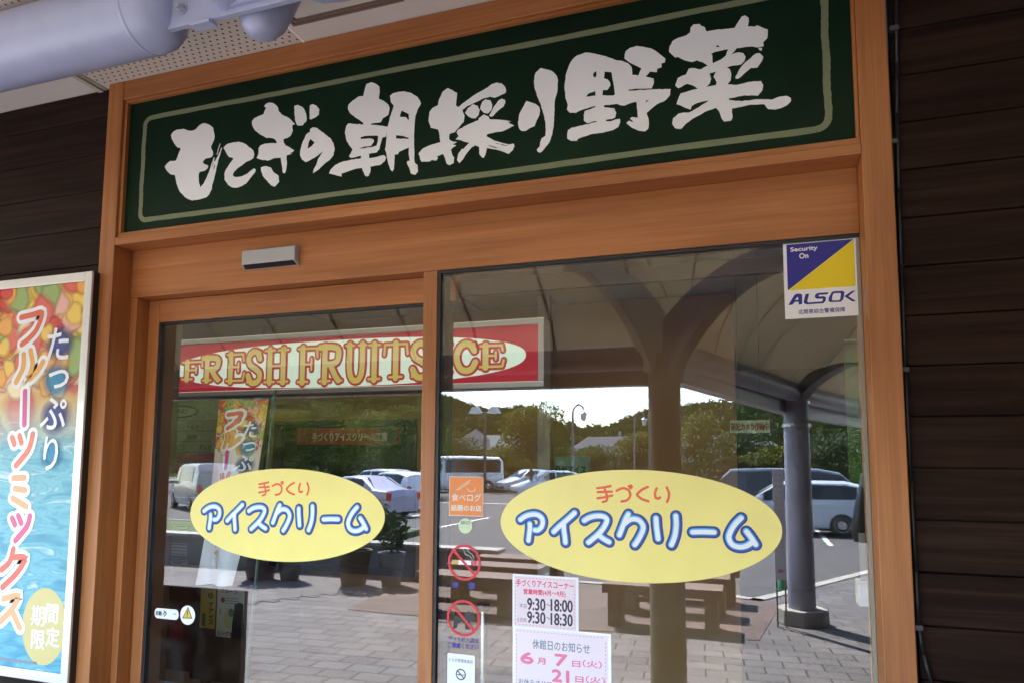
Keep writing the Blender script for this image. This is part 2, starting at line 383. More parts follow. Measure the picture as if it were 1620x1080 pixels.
# ------------------------------------------------------------------ wooden entrance frame
fr = thing('entrance_frame', 'orange-brown wooden doorway surround with jambs, sign sill and deep header panel', 'door frame', ((XoL+XoR)/2, 0, 0))
def part(name, parent, boxes, m, bevel=.002):
    b = B()
    for q in boxes: b.box(*q, m)
    return b.build(name, parent, bevel=bevel)
part('jamb', fr, [(XoL, XiL, 0, .26, 0, ZS-.003)], WOODV, .003)
part('jamb', fr, [(XiR, XoR, 0, .26, 0, ZS-.003)], WOODV, .003)
part('head_rail', fr, [(XiL+.0005, XiR-.0005, .002, .10, ZHB, ZS-.004)], WOODH, .003)
part('sign_sill', fr, [(XiL+.0005, XiR-.0005, .0, .20, ZSB, ZST)], WOODH, .002)
bd = .022
part('sign_bead', fr, [(XiL+.0005, XiR-.0005, .012, .06, ZST+.001, ZST+bd), (XiL+.0005, XiR-.0005, .012, .06, ZHB-.012, ZHB-.0005)], WOODH, .0015)
part('side_bead', fr, [(XiL+.001, PL-.001, .012, .06, ZST+bd+.0005, ZHB-.0125)], WOODV, .0015)
part('side_bead', fr, [(PR+.001, XiR-.001, .012, .06, ZST+bd+.0005, ZHB-.0125)], WOODV, .0015)
part('header_panel', fr, [(XiL+.0005, XiR-.0005, y1, .2, TB, ZSB-.0005)], WOODH, .002)
part('door_post', fr, [(XiL+.0005, TL, y1+.002, .26, 0, TB-.0008)], WOODV, .002)
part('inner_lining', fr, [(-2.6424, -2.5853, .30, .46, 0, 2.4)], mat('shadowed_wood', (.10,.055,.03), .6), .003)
part('mullion', fr, [(ML, MR, y1, y1+.05, 0, TB-.0008)], WOODV, .003)

# ------------------------------------------------------------------ shop sign with brush lettering
sg = thing('shop_sign', 'long dark green signboard with white brush calligraphy above the doorway', 'sign', ((PL+PR)/2, .05, PB))
b = B(); b.box(XiL+.002, XiR-.002, .03, .07, ZST+.004, ZHB-.003, LEATHERG); b.build('panel', sg)
b = B(); b.M = wall(.03)
BO = ((-2.4687,3.0893),(-2.0703,3.091),(-1.3009,3.0616),(-0.6774,3.0508),(-0.1827,3.0433),(0.2548,3.0441))
def jig(p0, p1, wd, m, lift, seed):
    rn = random.Random(seed); n = 40; up = []; dn = []
    p0 = Vector(p0); p1 = Vector(p1); d = p1-p0; q = Vector((-d.y, d.x)).normalized()
    for i in range(n+1):
        p = p0+d*i/n; e = math.sin(i*.37+seed)*.0012
        up.append(tuple(p+q*(wd/2+e+rn.uniform(-.0009, .0009)))); dn.append(tuple(p-q*(wd/2-e+rn.uniform(-.0012, .0012))))
    b.poly(up+dn[::-1], m, lift)
SL = (-2.4387,2.8577); XL_ = SL[0]; XR_ = 0.2387
ZT_ = 3.0655; ZB_ = 2.6129; bw = .021; rr = .035
jig((XL_+rr, ZT_), (XR_-rr, ZT_), bw, OLIVE, .0006, 1); jig((XL_+rr, ZB_), (XR_-rr, ZB_), bw, OLIVE, .0006, 2)
jig((XL_, ZB_+rr), (XL_, ZT_-rr), bw, OLIVE, .0006, 3); jig((XR_, ZB_+rr), (XR_, ZT_-rr), bw, OLIVE, .0006, 4)
for cx, cz, a0 in ((XL_+rr, ZT_-rr, 90), (XR_-rr, ZT_-rr, 0), (XR_-rr, ZB_+rr, -90), (XL_+rr, ZB_+rr, 180)):
    b.stroke([(cx+rr*math.cos(math.radians(a0+k*15)), cz+rr*math.sin(math.radians(a0+k*15))) for k in range(7)], bw*1.02, OLIVE, .0008, False, False)
b.build('border_line', sg)
GL = [
(((-2.2924,2.9701),(-2.2807,2.9841),(-2.2636,2.9893),(-2.2262,2.9881),(-2.2085,2.9796),(-2.1884,2.9733),(-2.1713,2.9731),(-2.1617,2.9765),(-2.1501,2.9862),(-2.1336,2.995),(-2.1168,2.9964),(-2.0995,2.9889),(-2.087,2.9813),(-2.072,2.9692),(-2.0677,2.9504),(-2.0619,2.9314),(-2.063,2.9175),(-2.0708,2.9025),(-2.0782,2.8903),(-2.0757,2.8791),(-2.0673,2.8659),(-2.0657,2.8536),(-2.07,2.8442),(-2.0817,2.841),(-2.1032,2.8408),(-2.1124,2.834),(-2.1168,2.8266),(-2.1116,2.8199),(-2.0945,2.8131),(-2.0869,2.8057),(-2.0912,2.797),(-2.1027,2.7894),(-2.1266,2.7877),(-2.1336,2.7834),(-2.1352,2.7688),(-2.1312,2.7402),(-2.1228,2.7199),(-2.1069,2.7351),(-2.0938,2.7574),(-2.0831,2.78),(-2.0749,2.8049),(-2.0666,2.8257),(-2.0612,2.841),(-2.0572,2.8364),(-2.0602,2.8228),(-2.0537,2.8239),(-2.0414,2.8422),(-2.0328,2.859),(-2.0253,2.8771),(-2.0213,2.8733),(-2.0286,2.8504),(-2.038,2.8238),(-2.0446,2.7968),(-2.0506,2.7677),(-2.0551,2.7464),(-2.0634,2.7236),(-2.0647,2.7039),(-2.0755,2.6854),(-2.0915,2.6735),(-2.1128,2.6708),(-2.1319,2.6691),(-2.1608,2.6685),(-2.1806,2.6761),(-2.2033,2.6896),(-2.2267,2.7118),(-2.2404,2.7337),(-2.2488,2.751),(-2.2552,2.7742),(-2.2623,2.7926),(-2.2814,2.7959),(-2.2945,2.8058),(-2.3079,2.8199),(-2.3174,2.8343),(-2.3071,2.8465),(-2.2902,2.8565),(-2.2601,2.8532),(-2.2533,2.8637),(-2.247,2.8812),(-2.2371,2.8982),(-2.2396,2.9068),(-2.2537,2.91),(-2.2643,2.9206),(-2.2751,2.9345),(-2.2861,2.9506)),((-2.0639,2.8193),(-2.0619,2.8183),(-2.0684,2.798),(-2.0704,2.7994)),((-2.0548,2.8093),(-2.0528,2.8083),(-2.0583,2.7875),(-2.0603,2.7893))),
(((-2.0329,2.8958),(-2.0309,2.8939),(-2.0446,2.8494),(-2.0484,2.8492),(-2.0429,2.8704)),),
(((-2.0148,2.8744),(-2.0058,2.883),(-1.9898,2.8895),(-1.9688,2.8904),(-1.9386,2.8891),(-1.9198,2.8824),(-1.9009,2.8717),(-1.8865,2.8578),(-1.8795,2.8548),(-1.8652,2.841),(-1.8599,2.8246),(-1.8637,2.8095),(-1.8793,2.8019),(-1.8974,2.7985),(-1.9174,2.7875),(-1.9399,2.7768),(-1.9555,2.7651),(-1.9618,2.7521),(-1.9544,2.7433),(-1.9381,2.7404),(-1.9152,2.741),(-1.8926,2.747),(-1.8594,2.766),(-1.8501,2.7609),(-1.8519,2.7494),(-1.8735,2.7289),(-1.893,2.7081),(-1.9132,2.7001),(-1.9359,2.6959),(-1.9615,2.6998),(-1.983,2.7135),(-2.002,2.7376),(-2.0041,2.7596),(-1.9981,2.7786),(-1.9827,2.7983),(-1.9629,2.8193),(-1.9679,2.826),(-1.9844,2.8303),(-1.9969,2.8459),(-2.0056,2.8611)),),
(((-1.8213,3.021),(-1.8105,3.031),(-1.7948,3.0319),(-1.7789,3.0269),(-1.7627,3.014),(-1.7557,3.0062),(-1.7504,2.9878),(-1.7365,2.973),(-1.7117,2.9589),(-1.6913,2.9433),(-1.6708,2.9216),(-1.6829,2.9196),(-1.6833,2.9073),(-1.6795,2.899),(-1.6887,2.8773),(-1.7037,2.8699),(-1.7233,2.867),(-1.7205,2.8531),(-1.7112,2.8402),(-1.6889,2.8274),(-1.6701,2.8139),(-1.6794,2.8076),(-1.6902,2.8065),(-1.68,2.8008),(-1.7051,2.7982),(-1.7054,2.7837),(-1.702,2.7641),(-1.7053,2.7377),(-1.7088,2.7275),(-1.7153,2.7268),(-1.7217,2.733),(-1.7254,2.7596),(-1.7308,2.7834),(-1.7334,2.7933),(-1.7622,2.7954),(-1.7953,2.7892),(-1.8293,2.7989),(-1.8478,2.8081),(-1.8403,2.8219),(-1.8406,2.8473),(-1.832,2.8578),(-1.8097,2.8623),(-1.7806,2.86),(-1.7537,2.8553),(-1.7573,2.8663),(-1.7657,2.8753),(-1.7792,2.8808),(-1.804,2.8849),(-1.8295,2.9004),(-1.8482,2.915),(-1.8648,2.9294),(-1.8773,2.953),(-1.8779,2.9669),(-1.867,2.9771),(-1.8423,2.9838),(-1.8221,2.9884),(-1.8203,2.9972),(-1.8119,3.0115)),),
(((-1.6773,2.9984),(-1.6608,2.9995),(-1.6431,2.9896),(-1.6296,2.9758),(-1.6225,2.9593),(-1.6168,2.9353),(-1.619,2.9242),(-1.6283,2.9199),(-1.6336,2.9111),(-1.6597,2.9144),(-1.6691,2.9321),(-1.6749,2.96)),),
(((-1.6063,2.9874),(-1.5936,2.9918),(-1.5762,2.9832),(-1.5607,2.9645),(-1.5621,2.9438),(-1.5766,2.9347),(-1.5978,2.9293),(-1.6043,2.9326),(-1.6057,2.9604)),),
(((-1.8256,2.7654),(-1.8011,2.7683),(-1.7784,2.7598),(-1.7642,2.7379),(-1.7391,2.7192),(-1.7359,2.6939),(-1.7549,2.6772),(-1.7729,2.6844),(-1.7939,2.7071),(-1.815,2.7291),(-1.8235,2.7496)),),
(((-1.6006,2.8907),(-1.5859,2.8961),(-1.5687,2.8904),(-1.549,2.8733),(-1.5231,2.8524),(-1.508,2.8407),(-1.4927,2.8178),(-1.4856,2.7924),(-1.4911,2.7689),(-1.5052,2.7541),(-1.5277,2.7422),(-1.5522,2.723),(-1.5813,2.7092),(-1.5776,2.7264),(-1.5676,2.7401),(-1.56,2.7635),(-1.5378,2.7913),(-1.5502,2.7847),(-1.5646,2.7762),(-1.5876,2.7674),(-1.615,2.7583),(-1.6348,2.7739),(-1.6432,2.7903),(-1.6426,2.8092),(-1.6331,2.8422),(-1.615,2.8739),(-1.6002,2.8792)),((-1.597,2.8502),(-1.5781,2.8326),(-1.5895,2.8206),(-1.6084,2.812),(-1.6051,2.8381))),
(((-1.3542,3.0324),(-1.335,3.0357),(-1.3177,3.0279),(-1.2981,3.0106),(-1.2964,2.9925),(-1.2999,2.9636),(-1.2776,2.9508),(-1.2583,2.9331),(-1.2525,2.9184),(-1.2574,2.8939),(-1.2802,2.8839),(-1.2883,2.8695),(-1.3307,2.8703),(-1.3297,2.8658),(-1.3007,2.8597),(-1.2605,2.8473),(-1.2636,2.8198),(-1.2659,2.8096),(-1.2805,2.8079),(-1.2863,2.7874),(-1.292,2.765),(-1.3043,2.7532),(-1.336,2.7526),(-1.3347,2.7353),(-1.3102,2.7357),(-1.2725,2.739),(-1.2631,2.728),(-1.2678,2.7152),(-1.2863,2.7023),(-1.3284,2.7025),(-1.3278,2.6827),(-1.3359,2.6663),(-1.3443,2.6655),(-1.353,2.6724),(-1.3645,2.7012),(-1.3944,2.7013),(-1.4267,2.6958),(-1.4526,2.6914),(-1.4522,2.6783),(-1.4743,2.6863),(-1.5086,2.6987),(-1.5016,2.7136),(-1.4823,2.7288),(-1.454,2.7368),(-1.4215,2.7395),(-1.3698,2.7401),(-1.371,2.7505),(-1.3958,2.7477),(-1.4152,2.748),(-1.4228,2.7562),(-1.4075,2.7796),(-1.4233,2.7996),(-1.4371,2.8254),(-1.4431,2.8501),(-1.4387,2.8772),(-1.4294,2.8869),(-1.3996,2.8799),(-1.3615,2.8723),(-1.3673,2.8819),(-1.4004,2.907),(-1.4227,2.9264),(-1.4329,2.9461),(-1.4316,2.9618),(-1.4111,2.9764),(-1.3854,2.988),(-1.3668,2.9868),(-1.3622,3.0079)),((-1.3743,2.8239),(-1.3551,2.8257),(-1.3039,2.8196),(-1.2988,2.8157),(-1.3,2.7972),(-1.305,2.7805),(-1.324,2.7774),(-1.3538,2.7778),(-1.3739,2.7775),(-1.3731,2.7805),(-1.3539,2.784),(-1.3284,2.7827),(-1.316,2.7976),(-1.3184,2.807),(-1.3334,2.8131),(-1.3719,2.8157))),
(((-1.2528,2.9674),(-1.2405,2.975),(-1.2197,2.9769),(-1.1927,2.9746),(-1.1616,2.9615),(-1.1388,2.9441),(-1.1263,2.9246),(-1.1229,2.9144),(-1.1359,2.8955),(-1.1444,2.8738),(-1.1471,2.8474),(-1.1485,2.8131),(-1.1487,2.7596),(-1.1464,2.7023),(-1.1433,2.6905),(-1.1327,2.6814),(-1.1306,2.6566),(-1.1412,2.6455),(-1.1596,2.6529),(-1.1673,2.6767),(-1.1767,2.695),(-1.1748,2.7024),(-1.1654,2.7019),(-1.17,2.7284),(-1.1697,2.7532),(-1.19,2.7484),(-1.2084,2.7434),(-1.2143,2.7339),(-1.2276,2.7346),(-1.2282,2.7097),(-1.2296,2.6793),(-1.2356,2.6705),(-1.2441,2.6793),(-1.2552,2.7096),(-1.2622,2.7414),(-1.2688,2.7597),(-1.2652,2.7805),(-1.2632,2.8197),(-1.2603,2.8472),(-1.2509,2.8831),(-1.241,2.9088),(-1.236,2.9255),(-1.248,2.9411),(-1.2509,2.9573)),((-1.2015,2.9015),(-1.1731,2.883),(-1.171,2.8588),(-1.1844,2.8733),(-1.2101,2.8785)),((-1.2234,2.8091),(-1.1994,2.8024),(-1.1725,2.7922),(-1.1712,2.7866),(-1.2231,2.7955))),
(((-1.0166,2.9568),(-0.9998,2.9467),(-0.9794,2.9314),(-0.9809,2.9097),(-0.9836,2.8853),(-0.9732,2.8765),(-0.9551,2.8894),(-0.9298,2.9028),(-0.8975,2.9184),(-0.8689,2.9293),(-0.8441,2.9417),(-0.8264,2.9442),(-0.8088,2.9379),(-0.7947,2.9215),(-0.7911,2.907),(-0.7945,2.899),(-0.8103,2.8947),(-0.8349,2.8885),(-0.8509,2.8954),(-0.8758,2.8936),(-0.9043,2.8844),(-0.9277,2.8767),(-0.9404,2.8746),(-0.9577,2.8633),(-0.9491,2.8408),(-0.9524,2.8167),(-0.9794,2.7928),(-0.9866,2.784),(-1.0068,2.7811),(-1.0084,2.7619),(-1.0046,2.7578),(-0.9954,2.7512),(-0.977,2.746),(-0.9934,2.7393),(-0.9798,2.7338),(-0.995,2.7266),(-1.0004,2.7203),(-0.9966,2.7057),(-0.9872,2.6887),(-0.9888,2.6697),(-1.0051,2.6632),(-1.0162,2.6699),(-1.024,2.6938),(-1.0316,2.7096),(-1.0556,2.7045),(-1.0517,2.6976),(-1.0572,2.6878),(-1.0759,2.6932),(-1.0814,2.6883),(-1.1171,2.6918),(-1.123,2.7022),(-1.1251,2.715),(-1.1309,2.7236),(-1.1124,2.7417),(-1.0787,2.751),(-1.0434,2.7547),(-1.0496,2.7964),(-1.0534,2.8048),(-1.0817,2.8156),(-1.0916,2.8457),(-1.0883,2.8775),(-1.0773,2.89),(-1.0549,2.8971),(-1.0496,2.9213),(-1.0369,2.946)),),
(((-0.9474,2.8511),(-0.9367,2.8669),(-0.9259,2.8722),(-0.9169,2.8791),(-0.8988,2.8695),(-0.8904,2.8523),(-0.8949,2.8338),(-0.9073,2.8236),(-0.9218,2.8266),(-0.9363,2.837)),),
(((-0.888,2.8659),(-0.881,2.8823),(-0.8686,2.8889),(-0.8508,2.8824),(-0.8435,2.8638),(-0.8462,2.8451),(-0.8592,2.834),(-0.8753,2.8394),(-0.889,2.8556)),),
(((-0.8207,2.8756),(-0.8084,2.8812),(-0.7961,2.875),(-0.7936,2.8642),(-0.8012,2.8499),(-0.8222,2.8377),(-0.8397,2.8215),(-0.8485,2.8205),(-0.8546,2.8256),(-0.8469,2.8383),(-0.8364,2.8574)),),
(((-0.8958,2.8148),(-0.8948,2.8216),(-0.8752,2.8331),(-0.8574,2.8226),(-0.852,2.8113),(-0.822,2.8059),(-0.7905,2.7981),(-0.7713,2.7917),(-0.7835,2.7902),(-0.7609,2.7736),(-0.7799,2.7673),(-0.8042,2.7597),(-0.8322,2.7605),(-0.8604,2.7579),(-0.8646,2.7509),(-0.8496,2.7411),(-0.832,2.7288),(-0.8039,2.7171),(-0.7796,2.7081),(-0.7623,2.709),(-0.7595,2.6994),(-0.7657,2.685),(-0.7794,2.6733),(-0.7968,2.6826),(-0.8177,2.6924),(-0.8388,2.6996),(-0.8617,2.7073),(-0.8668,2.6857),(-0.8738,2.6722),(-0.8809,2.6756),(-0.891,2.6891),(-0.892,2.7152),(-0.9063,2.7231),(-0.9206,2.7176),(-0.9384,2.6992),(-0.9526,2.6786),(-0.9669,2.6656),(-0.9762,2.6784),(-0.971,2.7039),(-0.9585,2.7178),(-0.9512,2.7168),(-0.9298,2.7363),(-0.9497,2.7434),(-0.968,2.7524),(-0.9834,2.7571),(-0.9718,2.767),(-0.9793,2.7822),(-0.9758,2.7904),(-0.9504,2.8006),(-0.9252,2.8082)),((-0.839,2.7257),(-0.8109,2.7134),(-0.783,2.7059),(-0.7865,2.7043),(-0.8039,2.7082),(-0.8319,2.7213)),((-0.8565,2.7159),(-0.8318,2.7065),(-0.8003,2.6934),(-0.8318,2.703),(-0.8547,2.7129))),
(((-0.7165,2.8573),(-0.7035,2.8506),(-0.6831,2.8404),(-0.6696,2.8273),(-0.6668,2.8133),(-0.6689,2.7983),(-0.6796,2.778),(-0.6864,2.7604),(-0.7033,2.7563),(-0.7186,2.7478),(-0.734,2.7501),(-0.7426,2.7606),(-0.7471,2.7835),(-0.7428,2.8119),(-0.7325,2.8308)),),
(((-0.6833,2.9543),(-0.6646,2.9684),(-0.6426,2.9589),(-0.6225,2.9484),(-0.6075,2.9303),(-0.6025,2.9108),(-0.6052,2.8706),(-0.6143,2.8401),(-0.616,2.7982),(-0.6177,2.7515),(-0.6227,2.7221),(-0.6327,2.6951),(-0.646,2.6803),(-0.6577,2.6669),(-0.6677,2.6617),(-0.6761,2.6679),(-0.6785,2.6749),(-0.6677,2.6852),(-0.6661,2.7),(-0.6611,2.7127),(-0.6477,2.7198),(-0.646,2.7424),(-0.6477,2.7696),(-0.6561,2.8047),(-0.6662,2.8403),(-0.6781,2.8695),(-0.6866,2.8983),(-0.6893,2.9228),(-0.6873,2.9413)),),
(((-0.5531,2.9764),(-0.5346,2.99),(-0.5071,2.9946),(-0.4798,2.9863),(-0.4545,2.9755),(-0.4259,2.961),(-0.4011,2.9466),(-0.3817,2.9415),(-0.3625,2.9294),(-0.3504,2.9142),(-0.3483,2.8861),(-0.3282,2.8799),(-0.3182,2.9027),(-0.3347,2.9149),(-0.359,2.9324),(-0.3736,2.9481),(-0.3727,2.9609),(-0.3691,2.9733),(-0.3549,2.9817),(-0.3322,2.9846),(-0.3097,2.9765),(-0.2857,2.9663),(-0.2654,2.9495),(-0.2486,2.9317),(-0.2393,2.9208),(-0.2422,2.9086),(-0.2523,2.9087),(-0.2525,2.8942),(-0.2669,2.8921),(-0.2681,2.88),(-0.2902,2.8866),(-0.3048,2.8728),(-0.2786,2.86),(-0.2778,2.8461),(-0.2859,2.8271),(-0.3357,2.8354),(-0.3618,2.8363),(-0.3601,2.832),(-0.3323,2.8294),(-0.2876,2.8245),(-0.2251,2.8151),(-0.2271,2.7939),(-0.2408,2.78),(-0.2714,2.7689),(-0.2885,2.7573),(-0.303,2.7459),(-0.2975,2.728),(-0.2959,2.7151),(-0.298,2.692),(-0.3083,2.6839),(-0.3305,2.6898),(-0.3511,2.7027),(-0.37,2.7224),(-0.3612,2.729),(-0.3457,2.7208),(-0.3577,2.7358),(-0.3507,2.7401),(-0.3317,2.7345),(-0.3331,2.7609),(-0.3362,2.7899),(-0.3606,2.7873),(-0.3746,2.7831),(-0.3886,2.7865),(-0.399,2.793),(-0.4451,2.7958),(-0.4416,2.7879),(-0.4097,2.7801),(-0.4028,2.7631),(-0.4065,2.7472),(-0.4171,2.7434),(-0.4366,2.7439),(-0.4377,2.7393),(-0.4207,2.7362),(-0.4066,2.7399),(-0.3908,2.7403),(-0.3898,2.7281),(-0.3963,2.7126),(-0.414,2.7044),(-0.4494,2.7006),(-0.4816,2.7018),(-0.5104,2.6969),(-0.5341,2.6911),(-0.5359,2.6851),(-0.5578,2.6883),(-0.5706,2.6984),(-0.5706,2.7153),(-0.568,2.7279),(-0.554,2.7351),(-0.5175,2.7369),(-0.467,2.7413),(-0.4741,2.7457),(-0.4831,2.7446),(-0.5012,2.7418),(-0.513,2.753),(-0.513,2.7716),(-0.51,2.786),(-0.472,2.7947),(-0.4738,2.798),(-0.5209,2.7916),(-0.541,2.7843),(-0.5612,2.7887),(-0.5711,2.8016),(-0.5684,2.8182),(-0.5758,2.842),(-0.5801,2.8844),(-0.5756,2.9254),(-0.5643,2.9576)),((-0.4693,2.9204),(-0.4687,2.9098),(-0.4713,2.899),(-0.4785,2.9022),(-0.4802,2.9119),(-0.4748,2.9192)),((-0.4406,2.9141),(-0.4175,2.9072),(-0.4142,2.8813),(-0.4065,2.8282),(-0.4129,2.8248),(-0.4491,2.8325),(-0.4465,2.8499),(-0.4322,2.8474),(-0.4214,2.8622),(-0.4231,2.8737),(-0.4301,2.8842),(-0.4437,2.8911)),((-0.4734,2.8508),(-0.4721,2.8349),(-0.5053,2.8369),(-0.4951,2.8471)),((-0.3052,2.7883),(-0.2942,2.7901),(-0.3036,2.7829))),
(((-0.2259,2.9618),(-0.2163,2.9781),(-0.1956,2.9861),(-0.1714,2.9893),(-0.1601,2.9971),(-0.158,3.0128),(-0.1486,3.0221),(-0.1303,3.0199),(-0.1249,3.012),(-0.1141,3.0058),(-0.109,2.9899),(-0.0818,2.9892),(-0.0229,2.9842),(-0.0137,2.9989),(-0.0009,3.0179),(0.0097,3.0196),(0.02,3.0096),(0.0208,2.9976),(0.0168,2.9808),(0.0366,2.9759),(0.0454,2.9788),(0.059,2.969),(0.076,2.9589),(0.0735,2.9303),(0.0611,2.9191),(0.0625,2.9061),(0.0435,2.9051),(0.028,2.9113),(-0.0175,2.9151),(-0.0338,2.8974),(-0.0126,2.9004),(0.0014,2.8946),(0.008,2.8809),(0.0042,2.8679),(-0.0065,2.8583),(-0.0312,2.859),(-0.049,2.8572),(-0.0403,2.8489),(-0.0361,2.8306),(-0.0387,2.8115),(-0.0485,2.7996),(-0.0222,2.793),(0.0129,2.7965),(0.0509,2.7936),(0.0573,2.779),(0.0534,2.7605),(0.041,2.7466),(0.0014,2.7549),(-0.046,2.7525),(-0.0444,2.7471),(-0.006,2.7368),(0.0321,2.7366),(0.0595,2.732),(0.0815,2.7271),(0.102,2.7331),(0.1239,2.7324),(0.1354,2.7237),(0.1361,2.7141),(0.123,2.7012),(0.106,2.6953),(0.0891,2.6936),(0.0688,2.6988),(0.0591,2.7156),(0.0179,2.7213),(-0.0065,2.7188),(-0.0363,2.7179),(-0.0376,2.7065),(-0.0359,2.687),(-0.0407,2.6781),(-0.0619,2.6787),(-0.0687,2.6902),(-0.077,2.7168),(-0.0857,2.728),(-0.1199,2.7199),(-0.1491,2.7069),(-0.1786,2.69),(-0.1936,2.6746),(-0.2119,2.6794),(-0.222,2.6968),(-0.2187,2.7141),(-0.2019,2.7272),(-0.1834,2.7282),(-0.1688,2.7258),(-0.1376,2.7385),(-0.1066,2.756),(-0.1264,2.7555),(-0.1464,2.7525),(-0.1593,2.746),(-0.1632,2.7348),(-0.1886,2.75),(-0.2069,2.7598),(-0.201,2.7787),(-0.1933,2.7953),(-0.14,2.8011),(-0.1544,2.8143),(-0.1725,2.8234),(-0.2004,2.8132),(-0.2102,2.8241),(-0.2016,2.8486),(-0.1756,2.8558),(-0.1661,2.874),(-0.1569,2.8743),(-0.1279,2.865),(-0.1078,2.8732),(-0.1238,2.8881),(-0.14,2.8971),(-0.1547,2.8939),(-0.1784,2.9043),(-0.1986,2.9194),(-0.2097,2.9203),(-0.2281,2.944)),((-0.0921,2.8782),(-0.0926,2.9059),(-0.0961,2.9106),(-0.087,2.9148),(-0.044,2.9163),(-0.0516,2.8961),(-0.0661,2.8863)),((-0.1029,2.8466),(-0.0823,2.8488),(-0.0906,2.8326),(-0.0814,2.8113),(-0.084,2.8039),(-0.1128,2.8031),(-0.1029,2.8112),(-0.0979,2.826)),((-0.0813,2.9315),(-0.0758,2.9371),(-0.0688,2.9286))),
(((0.0395,2.8865),(0.0499,2.8853),(0.0605,2.8709),(0.056,2.8582),(0.0471,2.8463),(0.0417,2.8388),(0.0227,2.8412),(0.0032,2.8273),(-0.0147,2.8131),(-0.0234,2.8135),(-0.0243,2.8206),(-0.0104,2.8453),(0.0112,2.8666)),),
(((0.0451,2.9029),(0.0572,2.9017),(0.0563,2.8918),(0.0501,2.8942)),),
]
def rough(l, seed, amp=.0011):
    rn = random.Random(seed); out = []
    for i in range(len(l)):
        a = Vector(l[i]); c = Vector(l[(i+1) % len(l)]); d = c-a; k = max(1, int(d.length/.009)); q = Vector((-d.y, d.x)).normalized() if d.length else Vector((0,0))
        for j in range(k): out.append(tuple(a+d*j/k+(q*rn.uniform(-amp, amp) if j else Vector((0,0)))))
    return out
b = B(); b.M = wall(.03)
for gi, loops in enumerate(GL): b.poly([rough(l, gi*9+k) for k, l in enumerate(loops)], SIGNW, .0012+gi*.00003)
b.build('lettering', sg)

# ------------------------------------------------------------------ doors and panes
dr = thing('sliding_door', 'sliding glass door with wooden rails on the left half of the doorway', 'door', (DGL, YD, 0))
part('door_frame', dr, [(TL+.002, DGL, y2, y2+.04, .02, TB-.002)], WOODV, .003)
part('top_rail', dr, [(DGL+.0005, ML+.10, y2+.001, y2+.04, DGT, TB-.002)], WOODH, .003)
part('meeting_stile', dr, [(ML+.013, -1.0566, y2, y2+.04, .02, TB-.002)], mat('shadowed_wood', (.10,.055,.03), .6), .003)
part('gasket', dr, [(DGL, DGL+.012, y2+.006, y2+.03, .1, DGT-.0005), (DGL+.0125, ML+.012, y2+.006, y2+.03, DGT-.010, DGT-.0005)], BLACKRUB, .001)
b = B(); b.box(DGL+.013, ML+.012, YD, YD+.008, .1, DGT-.0105, GLASS); b.build('glass_pane', dr)
# inner hand rail edge of the door jamb seen through the pane
fx = thing('fixed_window', 'large fixed glass pane filling the right half of the doorway', 'window', (MR, YG, 0))
b = B(); b.box(MR+.013, XiR-.012, YG, YG+.008, .1, TB-.013, GLASS); b.build('glass_pane', fx)
part('gasket', fx, [(MR+.0005, MR+.0125, y1+.004, y1+.045, .05, TB-.0012), (MR+.013, XiR-.002, y1+.004, y1+.045, TB-.012, TB-.0012)], BLACKRUB, .001)
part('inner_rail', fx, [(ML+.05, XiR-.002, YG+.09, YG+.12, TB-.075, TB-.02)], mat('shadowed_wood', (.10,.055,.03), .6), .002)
part('edge_seal', fx, [(XiR-.0115, XiR-.001, y1+.006, y1+.04, .05, TB-.0125)], mat('grey_seal', (.30,.27,.22), .6), .001)

# door sensor
sx0, sz0, sx1, sz1 = (-1.9391,2.3749,-1.6774,2.4454)
t = thing('door_sensor', 'grey plastic motion sensor box on the header above the sliding door', 'sensor', ((sx0+sx1)/2, y1, sz0))
b = B(); b.hexa([(sx0,y1-.001,sz0-.005),(sx1,y1-.001,sz0-.005),(sx1-.004,y1-.03,sz0+.013),(sx0+.004,y1-.03,sz0+.013),(sx0,y1-.001,sz1+.006),(sx1,y1-.001,sz1+.006),(sx1-.004,y1-.03,sz1),(sx0+.004,y1-.03,sz1)][::1], mat('sensor_grey', (.40,.40,.41), .45, .3))
b.build('housing', t, bevel=.003)
b = B(); b.hexa([(sx0+.008,y1-.008,sz0-.0018),(sx1-.008,y1-.008,sz0-.0018),(sx1-.012,y1-.0285,sz0+.0108),(sx0+.012,y1-.0285,sz0+.0108),(sx0+.008,y1-.008,sz0+.002),(sx1-.008,y1-.008,sz0+.002),(sx1-.012,y1-.0285,sz0+.0135),(sx0+.012,y1-.0285,sz0+.0135)], BLACK); b.build('lens', t)

# ------------------------------------------------------------------ soffit and steelwork
so = thing('soffit', 'pale boarded soffit over the doorway with a perforated strip and an access hatch', 'ceiling', (-1, -.5, ZS))
def plate(name, x0, x1, y0_, y1_, m, dz=0, th=.02): b = B(); b.box(x0, x1, y0_, y1_, ZS+dz, ZS+dz+th, m); return b.build(name, so)
plate('plain_panel', -15, -2.715, -.98, .24, SOFF, -.0)
plate('perforated_panel', -2.668, -1.631, -.98, .24, SOFFP)
plate('plain_panel', -1.627, 9.5, -.98, .24, SOFF)
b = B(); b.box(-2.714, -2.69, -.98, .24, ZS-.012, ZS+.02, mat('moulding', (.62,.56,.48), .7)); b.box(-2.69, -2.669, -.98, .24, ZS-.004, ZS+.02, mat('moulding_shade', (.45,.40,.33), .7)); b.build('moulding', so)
b = B(); k = 0
yy = -.96
while yy < -.005:
    xx = -2.65+(.0165 if k % 2 else 0)
    while xx < -1.64:
        b.add([(xx+.0052*math.cos(t*PI/4), yy+.0052*math.sin(t*PI/4), ZS-.0006) for t in range(8)], [tuple(range(7, -1, -1))], HOLE); xx += .033
    yy += .0255; k += 1
stuff(b.build('perforation', so))
